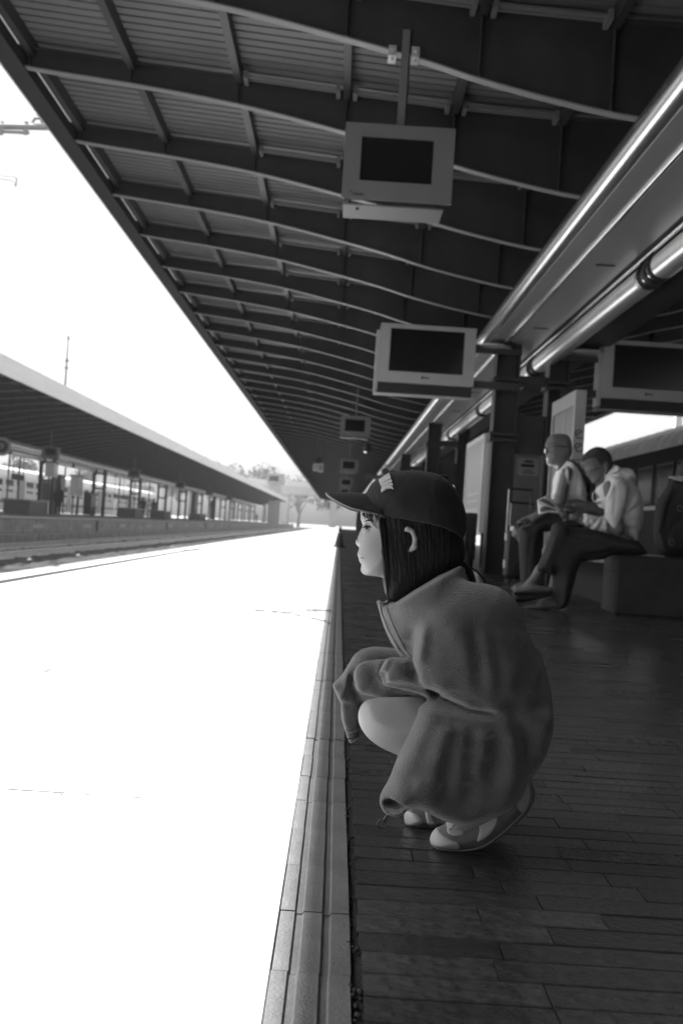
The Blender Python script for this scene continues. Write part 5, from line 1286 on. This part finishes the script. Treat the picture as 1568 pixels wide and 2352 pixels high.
def L4(pts, Ys): return [(*c6(*p), Y_) for p, Y_ in zip(pts, Ys)]
pl = leaf(L4([(680,950),(800,890),(995,1085),(940,1080)], [HY-.1,HY+.0,HY-.12,HY-.18]), 'page', m_paper)
pl2 = leaf(L4([(680,950),(940,1075),(960,1095),(700,1130)], [HY-.1,HY-.18,HY-.20,HY-.22]), 'page', m_paper)
leaf(L4([(705,955),(798,910),(935,1062),(880,1042)], [HY-.104,HY-.004,HY-.12,HY-.17]), 'picture', m_photo, .004, pl); leaf(L4([(705,985),(900,1068),(925,1085),(722,1108)], [HY-.106,HY-.174,HY-.20,HY-.215]), 'picture', m_photo, .004, pl2)
leaf(L4([(960,1020),(1150,1000),(1200,1180),(1000,1180)], [HY-.06,HY+.04,HY-.05,HY-.16]), 'page', mat('newsprint_dark', .12, .8), 0)
# camera bag / phone held low: dark bag in the reader's lap
bg_ = grow('shoulder_bag', mat('bag_cloth', .09, .8, var=.3), None, HY-.2, [(z6([(1130,1010),(1200,975),(1380,975),(1480,1040),(1530,1060),(1530,1130),(1500,1155),(1420,1130),(1290,1120),(1220,1080)]), HY-.10, .07, .06, .01)], h=.007)
tag(bg_, 'crumpled dark bag lying in the lap of the hooded reader', 'bag')
# bearded man further along the bench
BY = 9.25
head2 = z6([(838,140),(900,110),(985,104),(1060,122),(1102,172),(1119,240),(1119,330),(1095,400),(1045,470),(960,560),(935,556),(895,520),(842,508),(812,488),(802,450),(800,425),(806,405),(795,392),(797,372),(775,352),(772,335),(795,308),(797,285),(789,262),(792,230),(808,190)])
mm = [(a, r_, b_, rb, .03) for a, r_, b_, rb in (
    (at(1295, 1058, BY), .055, at(1305, 1095, BY), .07), (at(1305, 1090, BY), .11, at(1318, 1180, BY), .12), (at(1310, 1195, BY+.02), .07, at(1225, 1208, BY-.02), .045), (at(1225, 1208, BY-.02), .045, at(1212, 1340, BY-.03), .035), (at(1212, 1340, BY-.03), .035, at(1185, 1352, BY-.05), .035),
    (at(1310, 1195, BY+.10), .08, at(1200, 1218, BY+.14), .045), (at(1200, 1218, BY+.14), .045, at(1216, 1335, BY+.14), .035), (at(1300, 1085, BY-.16), .055, at(1285, 1150, BY-.19), .048), (at(1285, 1150, BY-.19), .048, at(1225, 1190, BY-.12), .036), (at(1225, 1190, BY-.12), .036, at(1205, 1196, BY-.10), .034))]
man2 = grow('person', m_skin_old, None, BY, [(head2, BY, .082, .075, .01)], h=.006, extra=mm)
tag(man2, 'seated bearded person with glasses in a pale short sleeved shirt and a shoulder strap', 'person')
hand(man2, at(1215, 1194, BY-.12), (at(1205, 1197, BY-.11), at(1198, 1199, BY-.10)), [(at(1199, 1194+3*k, BY-.13+.02*k), at(1190+k, 1197+3*k, BY-.13+.02*k), at(1186+k, 1205+3*k, BY-.12+.02*k)) for k in range(4)], (at(1205, 1194, BY-.14), at(1197, 1196, BY-.155), at(1191, 1202, BY-.15)))
grow('beard', m_beard, man2, BY, [(z6([(797,400),(830,412),(880,425),(930,380),(985,380),(1000,430),(985,500),(940,562),(890,520),(838,510),(808,480)]), BY, .070, .06, .01)], h=.006)
grow('moustache', mat('moustache_dark', .09, .9), man2, BY, [(z6([(800,392),(850,400),(888,425),(860,432),(805,412)]), BY, .06, .05, .01)], h=.006)
grow('cropped_hair', mat('hair_cropped', .13, .8, var=.3, scale=60), man2, BY, [(z6([(790,255),(806,188),(838,136),(900,106),(985,100),(1062,118),(1106,172),(1123,240),(1123,340),(1098,405),(1060,430),(900,400)]), BY, .086, .075, .01)], h=.006,
     clips=[(z6([(770,90),(1140,90),(1140,420),(1060,440),(1040,330),(1020,262),(960,245),(850,248),(770,262)]), BY)])
mb = MB(); mb.tube([at(*c6(1065,262), BY-.088), at(*c6(900,262), BY-.082), at(*c6(815,268), BY-.05)], .004, 6); 
for s_ in (-1, 1): mb.tube([at(1255.5+2*math.cos(a), 1034+6.5*math.sin(a), BY+s_*.035+.024*math.cos(a)) for a in [i*2*math.pi/10 for i in range(11)]], .0035, 5, False)
mb.build('glasses', m_dark, man2, smooth=True)
mb = MB(); n0 = len(mb.v); mb.tube([at(1250.5, 1036, BY-.035), at(1251.5, 1036, BY-.034)], .019, 12); mb.build('lens', mat('lens_glint', .8, .06, metal=1.), man2)
shirt = z6([(1105,392),(1135,430),(1210,480),(1262,570),(1300,690),(1330,800),(1310,900),(1300,985),(1150,1000),(1010,1010),(900,960),(868,890),(882,800),(885,700),(918,600),(948,545),(1000,470),(1062,415)])
slv2 = z6([(1010,520),(1080,520),(1120,600),(1120,740),(1060,860),(1035,905),(950,890),(875,895),(890,840),(930,720),(960,600)])
fo2 = [(z6(a), w_, am) for a, w_, am in (([(960,560),(930,700),(900,860)], .013, -.010), ([(1000,580),(970,740),(940,880)], .012, .012), ([(1050,560),(1050,720),(1020,880)], .013, -.010), ([(1120,620),(1110,780),(1070,900)], .014, .014), ([(1210,560),(1200,700),(1180,860)], .015, .008), ([(1270,650),(1250,780),(1240,900)], .014, -.007), ([(875,893),(950,888),(1035,903)], .006, -.006))]
sh = grow('shirt', m_shirt, man2, BY-.16, [(shirt, BY+.01, .17, .14, .01), (slv2, BY-.15, .065, .065, .02)], h=.0075, folds=fo2)
MB().tube([at(*c6(1078,440), BY-.10), at(*c6(1130,452), BY-.155), at(*c6(1200,505), BY-.17), at(*c6(1255,590), BY-.15), at(*c6(1310,740), BY-.13), at(*c6(1330,840), BY-.10)], [.010,.016,.017,.017,.017,.017], 8).build('strap', m_black, man2, smooth=True)
grow('sling_bag', m_black, man2, BY-.16, [(z6([(1290,620),(1400,700),(1430,830),(1400,960),(1330,960),(1300,860)]), BY-.02, .07, .06, .01)], h=.008)
grow('trousers', m_jean2, man2, BY-.1, [(z6([(640,1180),(700,1130),(850,1105),(1000,1120),(1200,1150),(1260,1300),(1000,1330),(760,1340),(700,1500),(690,1800),(660,2030),(560,2050),(480,2030),(460,1700),(450,1480),(460,1310),(560,1270)]), BY-.03, .10, .08, .01)], h=.0085,
     folds=[(z6(a), w_, am) for a, w_, am in (([(560,1320),(700,1300),(900,1290)], .016, .01), ([(600,1400),(560,1700),(560,2000)], .02, .008))])
grow('trousers', mat('trouser_cloth_pale', .17, .85), man2, BY, [(z6([(362,1400),(372,1330),(390,1272),(425,1312),(480,1290),(600,1285),(620,1400),(640,1700),(640,2000),(540,2020),(500,1700),(440,1470)]), BY+.13, .08, .07, .01)], h=.0085)
grow('shoe', m_shoe4, man2, BY, [([(1180,1357),(1184,1349),(1200,1340),(1222,1338),(1232,1350),(1232,1362),(1200,1364),(1183,1363)], BY-.04, .05, .045, .01)], h=.007)
grow('shoe', m_shoe4, man2, BY, [([(1172,1354),(1176,1346),(1192,1338),(1212,1336),(1220,1348),(1218,1357),(1190,1359),(1175,1358)], BY+.14, .05, .045, .01)], h=.007)

# thin haze
hz = MB().box(-60, 60, -40, 330, -3.2, 19).build('haze', None); hz['kind'] = 'stuff'
hm = bpy.data.materials.new('haze'); hm.use_nodes = True; t = hm.node_tree; t.nodes.clear()
pv = t.nodes.new('ShaderNodeVolumePrincipled'); pv.inputs['Density'].default_value = .00055; pv.inputs['Color'].default_value = (.95,.95,.95,1); pv.inputs['Anisotropy'].default_value = .3
om = t.nodes.new('ShaderNodeOutputMaterial'); t.links.new(pv.outputs[0], om.inputs['Volume']); hz.data.materials.append(hm)
